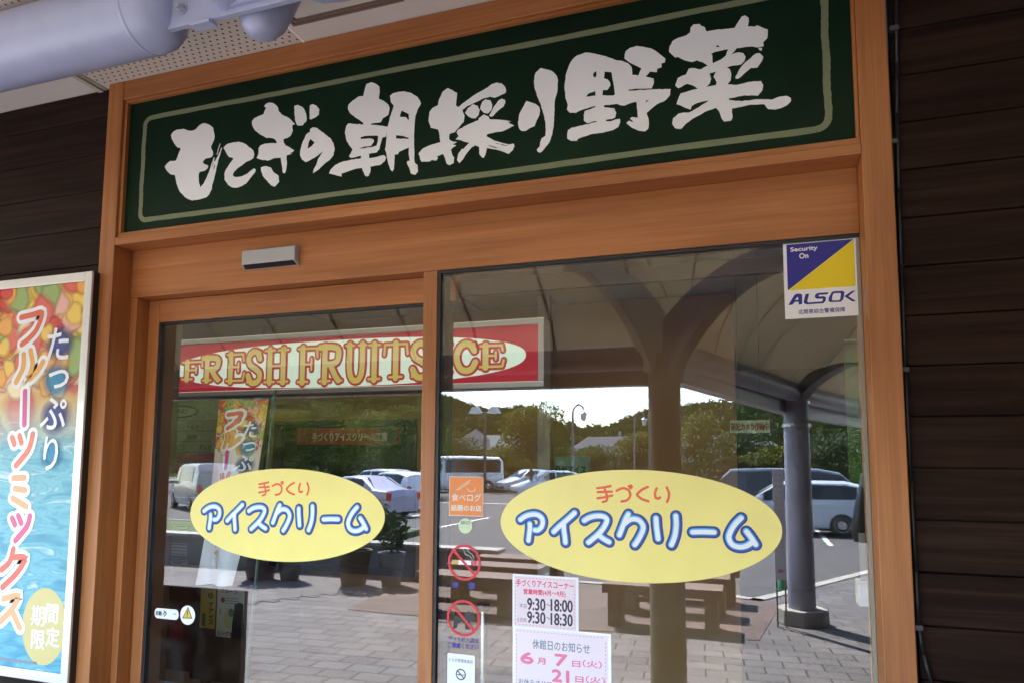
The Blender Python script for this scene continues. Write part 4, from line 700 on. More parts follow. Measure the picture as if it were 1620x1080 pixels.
# ------------------------------------------------------------------ framed poster left of the doorway
def fruit_mat(name, frac, pale=0):
    m = mat(name, (.5,.5,.5), .35); n, L, bs = nodes(m)
    at = n.new('ShaderNodeAttribute'); at.attribute_name = 'print_uv'
    sp = n.new('ShaderNodeSeparateXYZ'); L.new(at.outputs['Vector'], sp.inputs[0])
    mp = n.new('ShaderNodeMapping'); mp.inputs['Scale'].default_value = (4.2, 12, 1); mp.inputs['Location'].default_value = (.2, .35, 0); L.new(at.outputs['Vector'], mp.inputs[0])
    ns = n.new('ShaderNodeTexNoise'); ns.inputs['Scale'].default_value = 2.5; L.new(mp.outputs[0], ns.inputs['Vector'])
    mv = n.new('ShaderNodeMix'); mv.data_type = 'RGBA'; mv.inputs[0].default_value = .22; L.new(mp.outputs[0], mv.inputs[6]); L.new(ns.outputs['Color'], mv.inputs[7])
    vo = n.new('ShaderNodeTexVoronoi'); vo.feature = 'SMOOTH_F1'; vo.inputs['Scale'].default_value = 1; vo.inputs['Smoothness'].default_value = .6; L.new(mv.outputs[2], vo.inputs['Vector'])
    sc2 = n.new('ShaderNodeSeparateColor'); L.new(vo.outputs['Color'], sc2.inputs[0])
    fr_ = ramp(n, [(0,(.66,.12,.10)),(.30,(.72,.17,.13)),(.45,(.82,.52,.17)),(.6,(.84,.68,.30)),(.72,(.68,.16,.13)),(.86,(.42,.48,.22)),(1,(.78,.66,.44))]); L.new(sc2.outputs[0], fr_.inputs[0])
    hl = ramp(n, [(.0,(1.25,1.2,1.15)),(.35,(1,1,1)),(.7,(.72,.66,.62))]); L.new(vo.outputs['Distance'], hl.inputs[0])
    mf = n.new('ShaderNodeMix'); mf.data_type = 'RGBA'; mf.blend_type = 'MULTIPLY'; mf.inputs[0].default_value = 1; L.new(fr_.outputs[0], mf.inputs[6]); L.new(hl.outputs[0], mf.inputs[7])
    mp2 = n.new('ShaderNodeMapping'); mp2.inputs['Scale'].default_value = (1.4, 17, 1); mp2.inputs['Rotation'].default_value = (0,0,.12); L.new(at.outputs['Vector'], mp2.inputs[0])
    n2 = n.new('ShaderNodeTexNoise'); n2.inputs['Scale'].default_value = 1.6; n2.inputs['Detail'].default_value = 9; n2.inputs['Distortion'].default_value = 1.1; L.new(mp2.outputs[0], n2.inputs['Vector'])
    wr = ramp(n, [(.25,(.03,.21,.33)),(.42,(.07,.32,.43)),(.52,(.16,.44,.51)),(.58,(.08,.34,.44)),(.66,(.46,.62,.66)),(.72,(.11,.37,.47))]); L.new(n2.outputs[0], wr.inputs[0])
    rm = ramp(n, [(frac-.10,(0,0,0)),(frac+.03,(1,1,1))]); L.new(sp.outputs[1], rm.inputs[0])
    mx = n.new('ShaderNodeMix'); mx.data_type = 'RGBA'; L.new(rm.outputs[0], mx.inputs[0]); L.new(wr.outputs[0], mx.inputs[6]); L.new(mf.outputs[2], mx.inputs[7])
    if pale:
        m3 = n.new('ShaderNodeMix'); m3.data_type = 'RGBA'; m3.inputs[0].default_value = pale; m3.inputs[7].default_value = (.84,.82,.86,1); L.new(mx.outputs[2], m3.inputs[6]); L.new(m3.outputs[2], bs.inputs['Base Color'])
        wr.color_ramp.elements[1].color = (.6,.62,.74,1); wr.color_ramp.elements[0].color = (.5,.5,.66,1); wr.color_ramp.elements[2].color = (.72,.66,.78,1); wr.color_ramp.elements[3].color = (.4,.6,.7,1)
    else: L.new(mx.outputs[2], bs.inputs['Base Color'])
    return m
FLAGM = fruit_mat('flag_print', .52, .6)
POST = fruit_mat('fruit_and_sea_print', .66)
def blob_mat(name, c):
    m = bpy.data.materials.new(name); m.use_nodes = True; n = m.node_tree.nodes; L = m.node_tree.links; bs = n['Principled BSDF']; bs.inputs['Base Color'].default_value = (*c, 1)
    at = n.new('ShaderNodeAttribute'); at.attribute_name = 'print_uv'; r = ramp(n, [(.35,(1,1,1)),(1,(0,0,0))]); sp = n.new('ShaderNodeSeparateXYZ'); L.new(at.outputs['Vector'], sp.inputs[0]); L.new(sp.outputs[0], r.inputs[0])
    tr = n.new('ShaderNodeBsdfTransparent'); mx = n.new('ShaderNodeMixShader'); L.new(r.outputs[0], mx.inputs[0]); L.new(tr.outputs[0], mx.inputs[1]); L.new(bs.outputs[0], mx.inputs[2]); L.new(mx.outputs[0], n['Material Output'].inputs[0]); return m
BLOBN = blob_mat('navy_wash', (.03,.05,.25)); BLOBC = blob_mat('teal_wash', (.01,.22,.42))
def set_uv(o, uv):
    a = o.data.attributes.new('print_uv', 'FLOAT_VECTOR', 'POINT'); a.data.foreach_set('vector', [c for p in uv for c in p])
FC_ = [0]
FB = {}
def fruit_blob(c):
    if c not in FB: FB[c] = blob_mat('fruit_%d' % len(FB), c)
    return FB[c]
RD, RD2, YL, OR, GN, CR, PK = (.62,.045,.04), (.70,.12,.09), (.85,.58,.10), (.84,.40,.07), (.30,.42,.13), (.85,.72,.45), (.80,.45,.36)
KATA = [
 ((.72,.13,.06), (((0.2962,0.9173),(0.413,0.9214),(0.5287,0.9243),(0.4897,0.8844),(0.4088,0.8594),(0.3248,0.8432)),)),
 ((.78,.38,.07), (((0.3553,0.8152),(0.3551,0.7783),(0.2883,0.7411)),((0.4299,0.8247),(0.4626,0.7875),(0.4344,0.7486),(0.5226,0.7685),(0.5808,0.7927)))),
 ((.62,.06,.28), (((0.4002,0.7149),(0.4174,0.6265)),)),
 ((.74,.17,.10), (((0.2889,0.5916),(0.3186,0.574)),((0.3717,0.5956),(0.399,0.5775)),((0.5207,0.6005),(0.4849,0.5595),(0.3555,0.5173)))),
 ((.68,.36,.17), (((0.3371,0.4834),(0.459,0.485)),((0.3629,0.4559),(0.4771,0.4526)),((0.3443,0.4303),(0.5026,0.4098)))),
 ((.66,.08,.22), (((0.3536,0.3781),(0.3912,0.3619)),((0.4213,0.3849),(0.4592,0.3667)),((0.5506,0.3852),(0.5222,0.3574),(0.4079,0.3208)))),
 ((.74,.12,.07), (((0.393,0.2981),(0.3596,0.265),(0.2746,0.2425)),((0.3909,0.2765),(0.5244,0.2767),(0.454,0.2392),(0.2994,0.1979)))),
 ((.76,.38,.17), (((0.3194,0.1685),(0.4784,0.1789),(0.4143,0.142),(0.3007,0.1096)),((0.4186,0.1421),(0.5234,0.0997))))]
HIRA = [('た', (0.6155,0.7954,0.8533,0.8806), BLOBN, (0.6046,0.79,0.9047,0.8871)), ('っ', (0.659,0.7211,0.8741,0.7682), BLOBC, (0.5894,0.6928,0.8954,0.7905)), ('ぷ', (0.5932,0.6129,0.8705,0.6947), BLOBN, (0.5953,0.5963,0.9065,0.6963)), ('り', (0.6577,0.5057,0.8094,0.5931), BLOBC, (0.6156,0.5074,0.8637,0.5931))]
def artwork(parent, M, asp, full=True, k=1.0, face=None):
    """print the poster design on a surface map M(u, v, lift); asp = width / height in metres"""
    W_, H_ = asp
    MM = lambda a, b_, l: M(a/W_, b_/H_, l)
    gx, gz = 10, 28
    b = B(); vs = []; uv = []
    for j in range(gz+1):
        for i in range(gx+1): vs.append(M(i/gx, j/gz, 0)); uv.append((i/gx, j/gz, 0))
    b.add(vs, [(j*(gx+1)+i, j*(gx+1)+i+1, (j+1)*(gx+1)+i+1, (j+1)*(gx+1)+i) for j in range(gz) for i in range(gx)], face or POST)
    sh = b.build('printed_sheet', parent, smooth=True); set_uv(sh, uv)
    b = B(); uv = []; rn = random.Random(11)
    for fi in range(95):
        cv = .715+.30*rn.random()**.8; cu = rn.random(); ru = rn.uniform(.07,.14)*(1.25 if cv > .8 else 1); rv = ru*W_/H_*rn.uniform(.8,1.2); n = 22; lf_ = .0003+fi*.000006
        col = rn.choice((RD, RD, RD2, YL, YL, OR, PK, CR, GN) if cu > .3 or cv < .88 else (GN, GN, OR, RD)); o0 = len(b.v)
        vs = [M(cu, min(1, cv), lf_)]; uv.append((0,0,0))
        for ring, k_ in ((.55, .30), (1.0, 1.0)):
            for i in range(n):
                e = 1+.10*math.sin(3*2*PI*i/n+cu*40)+.05*math.sin(5*2*PI*i/n+cv*60)
                vs.append(M(min(1, max(0, cu+ru*ring*e*math.cos(2*PI*i/n))), min(1, cv+rv*ring*e*math.sin(2*PI*i/n)), lf_)); uv.append((k_,0,0))
        b.add(vs, [(0, 1+i, 1+(i+1) % n) for i in range(n)]+[(1+i, 1+n+i, 1+n+(i+1) % n, 1+(i+1) % n) for i in range(n)], fruit_blob(col))
    o = b.build('fruit_print', sh); set_uv(o, uv)
    for _, _, bm_, q in HIRA:
        b = B(); cx, cz, a, h = (q[0]+q[2])/2*W_, (q[1]+q[3])/2*H_, (q[2]-q[0])/2*W_*1.15, (q[3]-q[1])/2*H_*1.1; n = 24; vs = [MM(cx, cz, .0010)]; uv = [(0,0,0)]
        for i in range(n): vs.append(MM(cx+a*math.cos(2*PI*i/n), cz+h*math.sin(2*PI*i/n), .0010)); uv.append((1,0,0))
        b.add(vs, [(0, 1+i, 1+(i+1) % n) for i in range(n)], bm_); o = b.build('colour_wash', sh); set_uv(o, uv)
    b = B(); b.M = MM; c = 0
    for col, ss in KATA:
        cm = mat('kana_%d' % c, col, .4); c += 1
        for q_, s in enumerate(ss):
            s = [(x*W_, z*H_) for x, z in s]
            b.stroke(s, .060*k, LWHITE, .0014+c*.00004+q_*.00001); b.stroke(s, .026*k, cm, .0022+c*.00004+q_*.00001)
    for ch, q, _, _ in HIRA: b.text(ch, (q[0]*W_, q[1]*H_, q[2]*W_, q[3]*H_), LWHITE, .0026, .0022*k)
    if full:
        q = (0.5426,0.0135,1.012,0.2054); b.disc((q[0]+q[2])/2*W_, (q[1]+q[3])/2*H_, (q[2]-q[0])/2*W_, (q[3]-q[1])/2*H_, mat('gold_print', (.62,.50,.20), .4), .0006)
        for ch, q in (('期', (0.6377,0.1095,0.7799,0.159)), ('間', (0.7919,0.1196,0.9184,0.1664)), ('限', (0.6548,0.0518,0.7963,0.0985)), ('定', (0.8079,0.0625,0.9469,0.1089))): b.text(ch, (q[0]*W_, q[1]*H_, q[2]*W_, q[3]*H_), LWHITE, .0010, .0014)
        q = (0.3109,0.0123,0.7236,0.0217); b.rect(q[0]*W_, q[1]*H_, q[2]*W_, q[3]*H_-.003, GINK, .0006)
        for cx, cz, a in ((-.02,.46,.035),(.06,.44,.03)): pass
    b.build('lettering', parent)
px0, px1, pz0, pz1 = -3.175, -2.65, 0.74, 2.352
t = thing('framed_poster', 'blue and red fruit poster with large Japanese lettering in a silver frame', 'poster', ((px0+px1)/2, -.03, pz0))
artwork(t, lambda u, v, l: (px0+u*(px1-px0), -.03-l, pz0+v*(pz1-pz0)), (px1-px0, pz1-pz0))
FRW = mat('poster_frame_white', (.72,.72,.72), .3, .5)
fo = .04
b = B(); b.box(px0-fo, px0-.0005, -.040, -.029, pz0-fo, pz1+fo, FRW); b.box(px1+.0005, px1+fo, -.040, -.029, pz0-fo, pz1+fo, FRW); b.box(px0, px1, -.040, -.029, pz1+.0005, pz1+fo-.0005, FRW); b.box(px0, px1, -.040, -.029, pz0-fo+.0005, pz0-.0005, FRW)
b.build('frame', t, bevel=.002)
b = B(); b.box(px0-fo+.001, px1+fo-.001, -.0288, .029, pz0-fo+.001, pz1+fo-.001, BLACK); b.build('backing', t)

# ------------------------------------------------------------------ shop interior behind the glass
b = B(); b.box(-9, 4.2, .27, 8, -.08, 0, mat('shop_floor', (.16,.11,.08), .4, vary=.2)); struct(b.build('shop_floor'))
t = thing('shop_shell', 'dim interior ceiling and far walls of the shop seen through the glass', 'room', (-2, 5, 0))
b = B(); CL_ = mat('shop_ceiling', (.62,.60,.52), .8)
for q in ((-9, 4.2, .27, .45), (-9, 4.2, 1.35, 8), (-9, -6.5, .4505, 1.3495), (2.5, 4.2, .4505, 1.3495)): b.box(*q, 2.86, 2.95, CL_)
b.build('ceiling', t)
m = bpy.data.materials.new('translucent_sheet'); m.use_nodes = True; n = m.node_tree.nodes; tl = n.new('ShaderNodeBsdfTranslucent'); tl.inputs[0].default_value = (.105,.095,.07,1); m.node_tree.links.new(tl.outputs[0], n['Material Output'].inputs[0])
b = B(); b.add([(-6.5,.45,2.9),(2.5,.45,2.9),(2.5,1.35,2.9),(-6.5,1.35,2.9)], [(0,1,2,3)], m); b.build('added_fill_sheet', t)  # translucent ceiling sheet added out of view to brighten the shop interior
b = B(); b.box(-9.1, 4.3, 8, 8.1, 0, 2.95, mat('far_wall', (.18,.14,.08), .8)); b.box(-9.1, -9, .27, 8, 0, 2.95, mat('far_wall')); b.box(4.2, 4.3, .27, 8, 0, 2.95, mat('far_wall')); b.build('far_wall', t)
b = B()
for x in (-3.6, -2.1, -.6, .9): b.box(x, x+.02, .3, 7.9, 2.853, 2.8595, mat('ceiling_joint', (.3,.29,.25), .8))
b.build('ceiling_joint', t)
# backlit sign
def lit(name, c, s): return mat(name, tuple(x*.6 for x in c), .3, emit=c, estr=s)
ES = .048
LRED = lit('lit_red', (.52,.02,.04), ES*.8); LWH = lit('lit_white', (.78,.98,.84), ES*1.15); LDR = lit('lit_dark_red', (.52,.06,.06), ES); 
LGO = lit('lit_gold', (.72,.58,.10), ES); n, L, bs = nodes(LGO)
tc = n.new('ShaderNodeTexCoord'); sp = n.new('ShaderNodeSeparateXYZ'); L.new(tc.outputs['Object'], sp.inputs[0])
gr_ = ramp(n, [(.03,(.62,.50,.03)),(.20,(.74,.68,.34)),(.32,(.58,.48,.08))]); L.new(sp.outputs[2], gr_.inputs[0]); L.new(gr_.outputs[0], bs.inputs['Emission Color'])
YF = 1.6; fs = ((-3.8465,2.4016),(-1.0875,2.4216),(-1.0875,2.0207),(-3.8218,2.0238))
fx0, fx1 = fs[0][0], fs[1][0]; fz0, fz1 = (fs[2][1]+fs[3][1])/2, (fs[0][1]+fs[1][1])/2
t = thing('lightbox_sign', 'red backlit sign with gold fresh fruits ice lettering in a white oval', 'sign', (fx0, YF, fz0))
b = B(); fw = .035
b.box(fx0, fx1, YF-.02, YF+.12, fz1-fw, fz1, SILVER); b.box(fx0, fx1, YF-.02, YF+.12, fz0, fz0+fw, SILVER); b.box(fx0, fx0+fw, YF-.02, YF+.12, fz0+fw, fz1-fw, SILVER); b.box(fx1-fw, fx1, YF-.02, YF+.12, fz0+fw, fz1-fw, SILVER); b.build('casing', t, bevel=.004)
b = B(); b.box(fx0+fw+.001, fx1-fw-.001, YF, YF+.1, fz0+fw+.001, fz1-fw-.001, LRED)
b.M = wall(YF)
q = ((-3.6755,2.2105),(-1.1985,2.2071),(-2.2447,2.3528),(-2.392,2.0614))
ecx, ea = (q[0][0]+q[1][0])/2, (q[1][0]-q[0][0])/2; ecz, eb = (q[2][1]+q[3][1])/2, (q[2][1]-q[3][1])/2
pw_ = lambda v: math.copysign(abs(v)**.84, v)
b.poly([(ecx+ea*pw_(math.cos(2*PI*i/120)), ecz+eb*pw_(math.sin(2*PI*i/120))) for i in range(120)], LWH, .001); b.build('light_panel', t)
LET = {'F': [[(.24,0),(.24,1)],[(.02,.03),(.5,.03)],[(.02,.97),(.95,.97)],[(.95,.97),(.97,.72)],[(.3,.52),(.66,.52)],[(.68,.68),(.68,.36)]],
 'R': [[(.24,0),(.24,1)],[(.02,.03),(.48,.03)],[(.02,.97),(.55,.97),(.82,.9),(.86,.74),(.78,.56),(.55,.5),(.3,.5)],[(.5,.48),(.7,.2),(.86,.04)],[(.78,.03),(1,.03)]],
 'E': [[(.24,0),(.24,1)],[(.02,.03),(.92,.03)],[(.92,.03),(.98,.3)],[(.02,.97),(.9,.97)],[(.9,.97),(.94,.74)],[(.3,.52),(.64,.52)],[(.66,.66),(.66,.36)]],
 'S': [[(.86,.76),(.72,.94),(.48,.99),(.22,.9),(.14,.72),(.28,.56),(.6,.44),(.86,.3),(.84,.1),(.58,0),(.32,.03),(.12,.24)],[(.88,.98),(.86,.72)],[(.1,.02),(.12,.28)]],
 'H': [[(.22,0),(.22,1)],[(.78,0),(.78,1)],[(.02,.03),(.42,.03)],[(.58,.03),(.98,.03)],[(.02,.97),(.42,.97)],[(.58,.97),(.98,.97)],[(.25,.5),(.75,.5)]],
 'U': [[(.2,1),(.2,.35),(.3,.08),(.5,0),(.7,.08),(.8,.35),(.8,1)],[(0,.97),(.4,.97)],[(.62,.97),(.98,.97)]],
 'I': [[(.5,0),(.5,1)],[(.12,.03),(.88,.03)],[(.12,.97),(.88,.97)]],
 'T': [[(.5,0),(.5,1)],[(.24,.03),(.76,.03)],[(.04,.97),(.96,.97)],[(.04,.97),(.0,.68)],[(.96,.97),(1,.68)]],
 'C': [[(.9,.74),(.74,.94),(.52,1),(.26,.88),(.12,.6),(.14,.34),(.3,.08),(.56,0),(.8,.08),(.95,.3)],[(.9,.98),(.9,.7)]]}
FF = [('F',(-3.6428,2.1326,-3.4458,2.2704),0.0),('R',(-3.4675,2.117,-3.3009,2.2959),0),('E',(-3.2757,2.1049,-3.1084,2.3129),0),('S',(-3.1136,2.0901,-2.9747,2.3229),0),('H',(-2.975,2.0851,-2.7669,2.3294),0),
 ('F',(-2.7197,2.0782,-2.5514,2.3304),0),('R',(-2.5609,2.0773,-2.3784,2.3325),0),('U',(-2.3742,2.0799,-2.2055,2.3336),0),('I',(-2.2187,2.0799,-2.1055,2.3292),0),('T',(-2.1057,2.0889,-1.9269,2.3258),0),('S',(-1.927,2.0875,-1.7776,2.3195),0),
 ('I',(-1.7369,2.1085,-1.6398,2.3056),0),('C',(-1.6439,2.1191,-1.4853,2.2976),0),('E',(-1.4853,2.1353,-1.3154,2.2802),0)]
b = B(); b.M = wall(YF); rl = 0
for ch, q, _ in FF:
    wq = q[2]-q[0]; hq = q[3]-q[1]
    for k, s in enumerate(LET[ch]):
        p = [(q[0]+(.06+.88*u)*wq, q[1]+(.06+.88*v)*hq) for u, v in s]
        thick = (k == 0 and ch != 'S' or (ch in 'H' and k == 1) or (ch == 'R' and k in (2,3)) or (ch == 'S' and k == 0))
        wd = .036 if thick else .014
        rl += 1; b.stroke(p, wd+.027, LDR, .003+rl*.00003, len(p) > 2); b.stroke(p, wd, LGO, .007+rl*.00003, len(p) > 2)
b.build('lettering', t)

# partition wall of the workshop with its window
YWK = 3.2
ww = (-4.1095,-4.0081,-2.6627,-0.1154,1.957,0.6652)
t = thing('workshop_wall', 'orange-brown panelled partition with a dark framed window inside the shop', 'wall', (ww[1], YWK, 0))
b = B(); b.box(ww[0], ww[1], YWK, YWK+.1, 0, 2.84, INWALL); b.box(ww[2], ww[3], YWK, YWK+.1, 0, 2.84, INWALL); b.box(ww[1], ww[2], YWK, YWK+.1, ww[4], 2.84, INWALL); b.box(ww[1], ww[2], YWK, YWK+.1, 0, ww[5], INWALL); b.build('panelling', t)
b = B(); f_ = .05; DKF = mat('dark_window_frame', (.035,.03,.028), .4)
b.box(ww[1]-.03, ww[1]+f_, YWK-.03, YWK+.06, ww[5], ww[4], DKF); b.box(ww[2]-f_, ww[2]+.03, YWK-.03, YWK+.06, ww[5], ww[4], DKF); b.box(ww[1]+f_, ww[2]-f_, YWK-.03, YWK+.06, ww[4]-f_, ww[4], DKF); b.box(ww[1]+f_, ww[2]-f_, YWK-.03, YWK+.06, ww[5], ww[5]+f_, DKF); b.build('window_frame', t)
b = B(); b.box(ww[1]+f_, ww[2]-f_, YWK+.03, YWK+.04, ww[5]+f_, ww[4]-f_, mat('dark_workshop_glass', (.03,.045,.04), .12)); b.build('window_pane', t)
b = B(); b.box(ww[0]-.10, ww[0]-.04, YWK-.1, YWK, 0, 2.8, SILVER); b.build('edge_post', t)
q = (-3.7415,1.7468,-2.7538,1.886)
t = thing('workshop_sign', 'long red sign with white Japanese lettering hung in the workshop window', 'sign', ((q[0]+q[2])/2, 3.1, q[1]))
b = B(); RDD = mat('deep_red', (.40,.035,.03), .45); b.box(q[0], q[2], 3.1, 3.13, q[1], q[3], RDD); b.build('board', t); b = B(); b.M = wall(3.1)
b.text('手づくりアイスクリーム工房', (-3.5871,1.7734,-2.8647,1.8457), mat('worn_white', (.55,.52,.45), .5), .002, .004)
b.disc(q[0]+.10, (q[1]+q[3])/2, .085, .075, mat('berry_red', (.30,.05,.035), .5, vary=.5, vscale=30), .002); b.disc(q[2]-.10, (q[1]+q[3])/2, .10, .07, mat('blueberry', (.03,.035,.045), .5), .002); b.build('lettering', t)
# menu board
YM = 2.6; q = (-4.9614,1.3241,-4.1515,2.1002)
t = thing('menu_board', 'olive menu board with rows of flavours above the serving counter', 'menu board', ((q[0]+q[2])/2, YM, q[1]))
b = B(); b.box(q[0], q[2], YM, YM+.04, q[1], q[3], mat('menu_olive', (.34,.33,.22), .5)); b.build('board', t); b = B(); b.M = wall(YM)
MG = mat('menu_line', (.16,.16,.11), .5); MP = mat('menu_pink', (.42,.10,.17), .5)
for z in (1.9331,1.8476,1.7623,1.6721): b.rect(q[0], z-.003, q[2]-.03, z+.003, MG, .001)
for z0, z1 in ((1.5875,1.6615),(1.4925,1.5716)): b.rect(q[0], z0, q[2]+.0, z1, MP, .001)
e = (-4.7391,1.9601,-4.3691,2.0622); b.disc((e[0]+e[2])/2, (e[1]+e[3])/2, (e[2]-e[0])/2, (e[3]-e[1])/2, mat('menu_green', (.03,.07,.03), .5), .001); b.disc((e[0]+e[2])/2-.015, (e[1]+e[3])/2, (e[2]-e[0])/2*.93, (e[3]-e[1])/2*.8, mat('menu_cream', (.42,.38,.26), .5), .002)
b.text('MENU', (-4.6845,1.9928,-4.4887,2.0359), MG, .003)
b.text('ミルク', (-4.4941,1.8574,-4.3683,1.8999), MG, .002, .003); b.text('バニラ', (-4.7168,1.8593,-4.5879,1.9023), MG, .002, .002); b.text('ほうじ', (-4.7115,1.7788,-4.5828,1.8163), MG, .002, .002); b.text('抹茶', (-4.4825,1.7779,-4.3767,1.815), MG, .002, .003); b.text('黒ごま', (-4.6245,1.688,-4.4972,1.7305), MG, .002, .003); b.text('ずんだ', (-4.352,1.6882,-4.222,1.7302), MG, .002, .003)
b.build('lettering', t)
# serving counter with glass case
q = (-4.6291,0.7333,-3.8677,1.3161); zt = 0.7356
t = thing('serving_counter', 'reddish-brown serving counter with a grey glass-fronted display case on top', 'counter', ((q[0]+q[2])/2, 2.3, 0))
b = B(); b.box(q[0]-.8, q[2]+.35, 2.3, 2.9, 0, zt, mat('counter_brown', (.085,.035,.022), .4)); b.build('base', t)
b = B(); b.box(q[0]-.8, q[2], 2.33, 2.85, zt+.001, q[3]-.05, mat('case_grey', (.20,.21,.21), .25)); b.build('display_case', t, bevel=.01)
b = B(); b.box(q[0]-.8, q[2]+.02, 2.30, 2.88, q[3]-.049, q[3], SILVER); b.box(q[0]-.8, q[2]+.02, 2.305, 2.329, zt+.001, zt+.06, mat('case_rail', (.36,.36,.33), .4)); b.build('case_trim', t, bevel=.005)
for bx in ((-4.329,1.0523,-4.1797,1.0963),(-4.3373,0.8595,-4.176,0.9567),(-4.3681,0.7771,-4.3181,0.816),(-4.225,0.7802,-4.1636,0.8284),(-4.371,0.6697,-4.3273,0.7181),(-4.2278,0.6693,-4.1604,0.727)):
    b = B(); b.M = wall(2.322); b.rect(*bx, mat('price_card', (.50,.49,.46), .5), .001)
    hh = bx[3]-bx[1]; nr = max(1, int(hh/.02))
    for k in range(nr): zz = bx[1]+hh*(k+.5)/nr; b.rect(bx[0]+.006, zz-hh*.12/nr, bx[2]-.006, zz+hh*.12/nr, INK, .002)
    b.build('price_card', t)
b = B(); b.M = wall(2.296); q2 = (-4.2876,0.2335,-4.1535,0.3987); b.rect(*q2, mat('dull_red', (.25,.02,.03), .5), .001); b.build('red_label', t)
# nobori flag
NF = ((-2.3161,1.8787),(-2.0443,1.8755),(-2.189,1.0499),(-2.4015,1.0366))
t = thing('banner_flag', 'narrow cloth banner with fruit print and Japanese lettering standing inside the door', 'flag', (NF[3][0], .42, 0))
def FM(u, v, l):
    bl = Vector(NF[3]); br = Vector(NF[2]); tl = Vector(NF[0]); tr2 = Vector(NF[1])
    p = bl.lerp(br, u).lerp(tl.lerp(tr2, u), v); return (p.x, .42-l+.035*math.sin(u*6+v*3)*(.4+.6*(1-v)), p.y)
fw_ = (Vector(NF[0])-Vector(NF[1])).length*.9; fh_ = (Vector(NF[0])-Vector(NF[3])).length
artwork(t, FM, (fw_, fh_), False, .72, FLAGM)
b = B(); pk = FM(1.05,1.05,0); b.tube((pk[0], pk[1]+.02, pk[2]), (NF[2][0]+.02, .44, .02), .008, .008, mat('pole_green', (.05,.09,.07), .4), 10); b.lathe([(0,.16),(.05,.15),(.07,.03)], BLACK, (NF[2][0]+.02, .44, 0), (0,0,1), 20); b.build('pole', t, smooth=40)
# A-board with posters
q = (-2.9239,0.4201,-2.5734,0.9093)
t = thing('poster_board', 'dark standing board carrying a yellow strip and a white poster inside the door', 'board', ((q[0]+q[2])/2, 1.0, 0))
b = B(); b.box(q[0], q[2]+.02, 1.0, 1.03, q[1], q[3], mat('board_brown', (.075,.04,.025), .5)); b.box(q[0]+.05, q[0]+.09, 1.03, 1.06, 0, q[3], mat('board_brown')); b.box(q[2]-.09, q[2]-.05, 1.03, 1.06, 0, q[3], mat('board_brown')); b.build('panel', t)
b = B(); b.M = wall(1.0); b.rect(*(-2.872,0.6939,-2.7703,0.9016), mat('yellow_strip', (.50,.38,.05), .5), .001)
for ch, bx in zip('ゆずアイス', ((-2.8205,0.8492,-2.7866,0.8861),(-2.818,0.809,-2.7841,0.8358),(-2.816,0.7756,-2.7822,0.7989),(-2.8143,0.7455,-2.7806,0.7689),(-2.8127,0.7155,-2.779,0.7389))): b.text(ch, bx, INK, .002, .001)
b.rect(*(-2.8559,0.705,-2.8347,0.7719), mat('leaf_print', (.10,.16,.04), .5), .002); b.build('yellow_strip', t)
b = B(); b.M = wall(1.0); b.rect(*(-2.7605,0.6567,-2.5829,0.9112), mat('dim_paper', (.50,.50,.47), .5), .001)
b.text('フルーツ', (-2.7374,0.8874,-2.6295,0.9108), mat('dull_red'), .002, .001); b.text('シングル', (-2.7465,0.667,-2.6513,0.6868), INK, .002, .001)
cc = (-2.7225,0.8513); b.disc(*cc, .014, .014, mat('dull_red'), .002)
for bx in ((-2.7062,0.8601,-2.6194,0.8654),(-2.7055,0.8469,-2.6187,0.8522),(-2.7048,0.8336,-2.6181,0.8389)): b.rect(*bx, GINK, .002)
for c_, rx, rz, m_ in ((-2.6799,0.7546),.03,.05,mat('cup_print', (.42,.40,.22), .5)),((-2.6651,0.7889),.018,.022,mat('leaf_print')),((-2.7358,0.7869),.008,.016,mat('yellow_strip')): b.disc(*c_, rx, rz, m_, .002+.0005*(rx<.02))
b.poly(((-2.654,0.7334),(-2.6425,0.8336),(-2.6102,0.8458),(-2.5852,0.8377),(-2.5764,0.6577),(-2.6584,0.6572)), BLACK, .004)
b.build('white_poster', t)
# small notices deeper inside
q = (-0.1273,1.784,0.0914,1.8577)
t = thing('camera_notice', 'pale green notice with red-brown Japanese lettering hanging inside the shop', 'notice', ((q[0]+q[2])/2, 2.2, q[1]))
b = B(); b.box(q[0], q[2], 2.2, 2.206, q[1], q[3], mat('mint_card', (.42,.52,.44), .5)); b.build('card', t); b = B(); b.M = wall(2.2); b.text('防犯カメラ作動中', (-0.1202,1.7988,0.0846,1.843), mat('maroon_ink', (.18,.02,.03), .5), .001, .002); b.build('lettering', t)
b = B(); b.pipe([(q[0]+.05, 2.203, q[3]), (q[0]+.05, 2.203, 2.86)], .0012, BLACK, 5); b.pipe([(q[2]-.05, 2.203, q[3]), (q[2]-.05, 2.203, 2.86)], .0012, BLACK, 5); b.build('cord', t)
q = (-1.2411,1.5181,-1.0078,1.6462)
t = thing('flavour_notice', 'dark green notice with brush lettering standing inside above the yellow oval', 'notice', ((q[0]+q[2])/2, 2.4, q[1]))
b = B(); b.box(q[0], q[2], 2.4, 2.41, q[1]-.18, q[3], mat('teal_card', (.15,.24,.20), .4)); b.build('card', t); b = B(); b.M = wall(2.4); b.text('りゼアイス', (-1.2325,1.5345,-1.033,1.5841), mat('dark_green_ink', (.01,.03,.015), .5), .001, .004); b.build('lettering', t)
b = B(); b.box((q[0]+q[2])/2-.02, (q[0]+q[2])/2+.02, 2.41, 2.44, 0, q[3]-.02, BLACK); b.box((q[0]+q[2])/2-.15, (q[0]+q[2])/2+.15, 2.3, 2.6, 0, .03, BLACK); b.build('stand', t)
p = (-1.4596,1.7479)
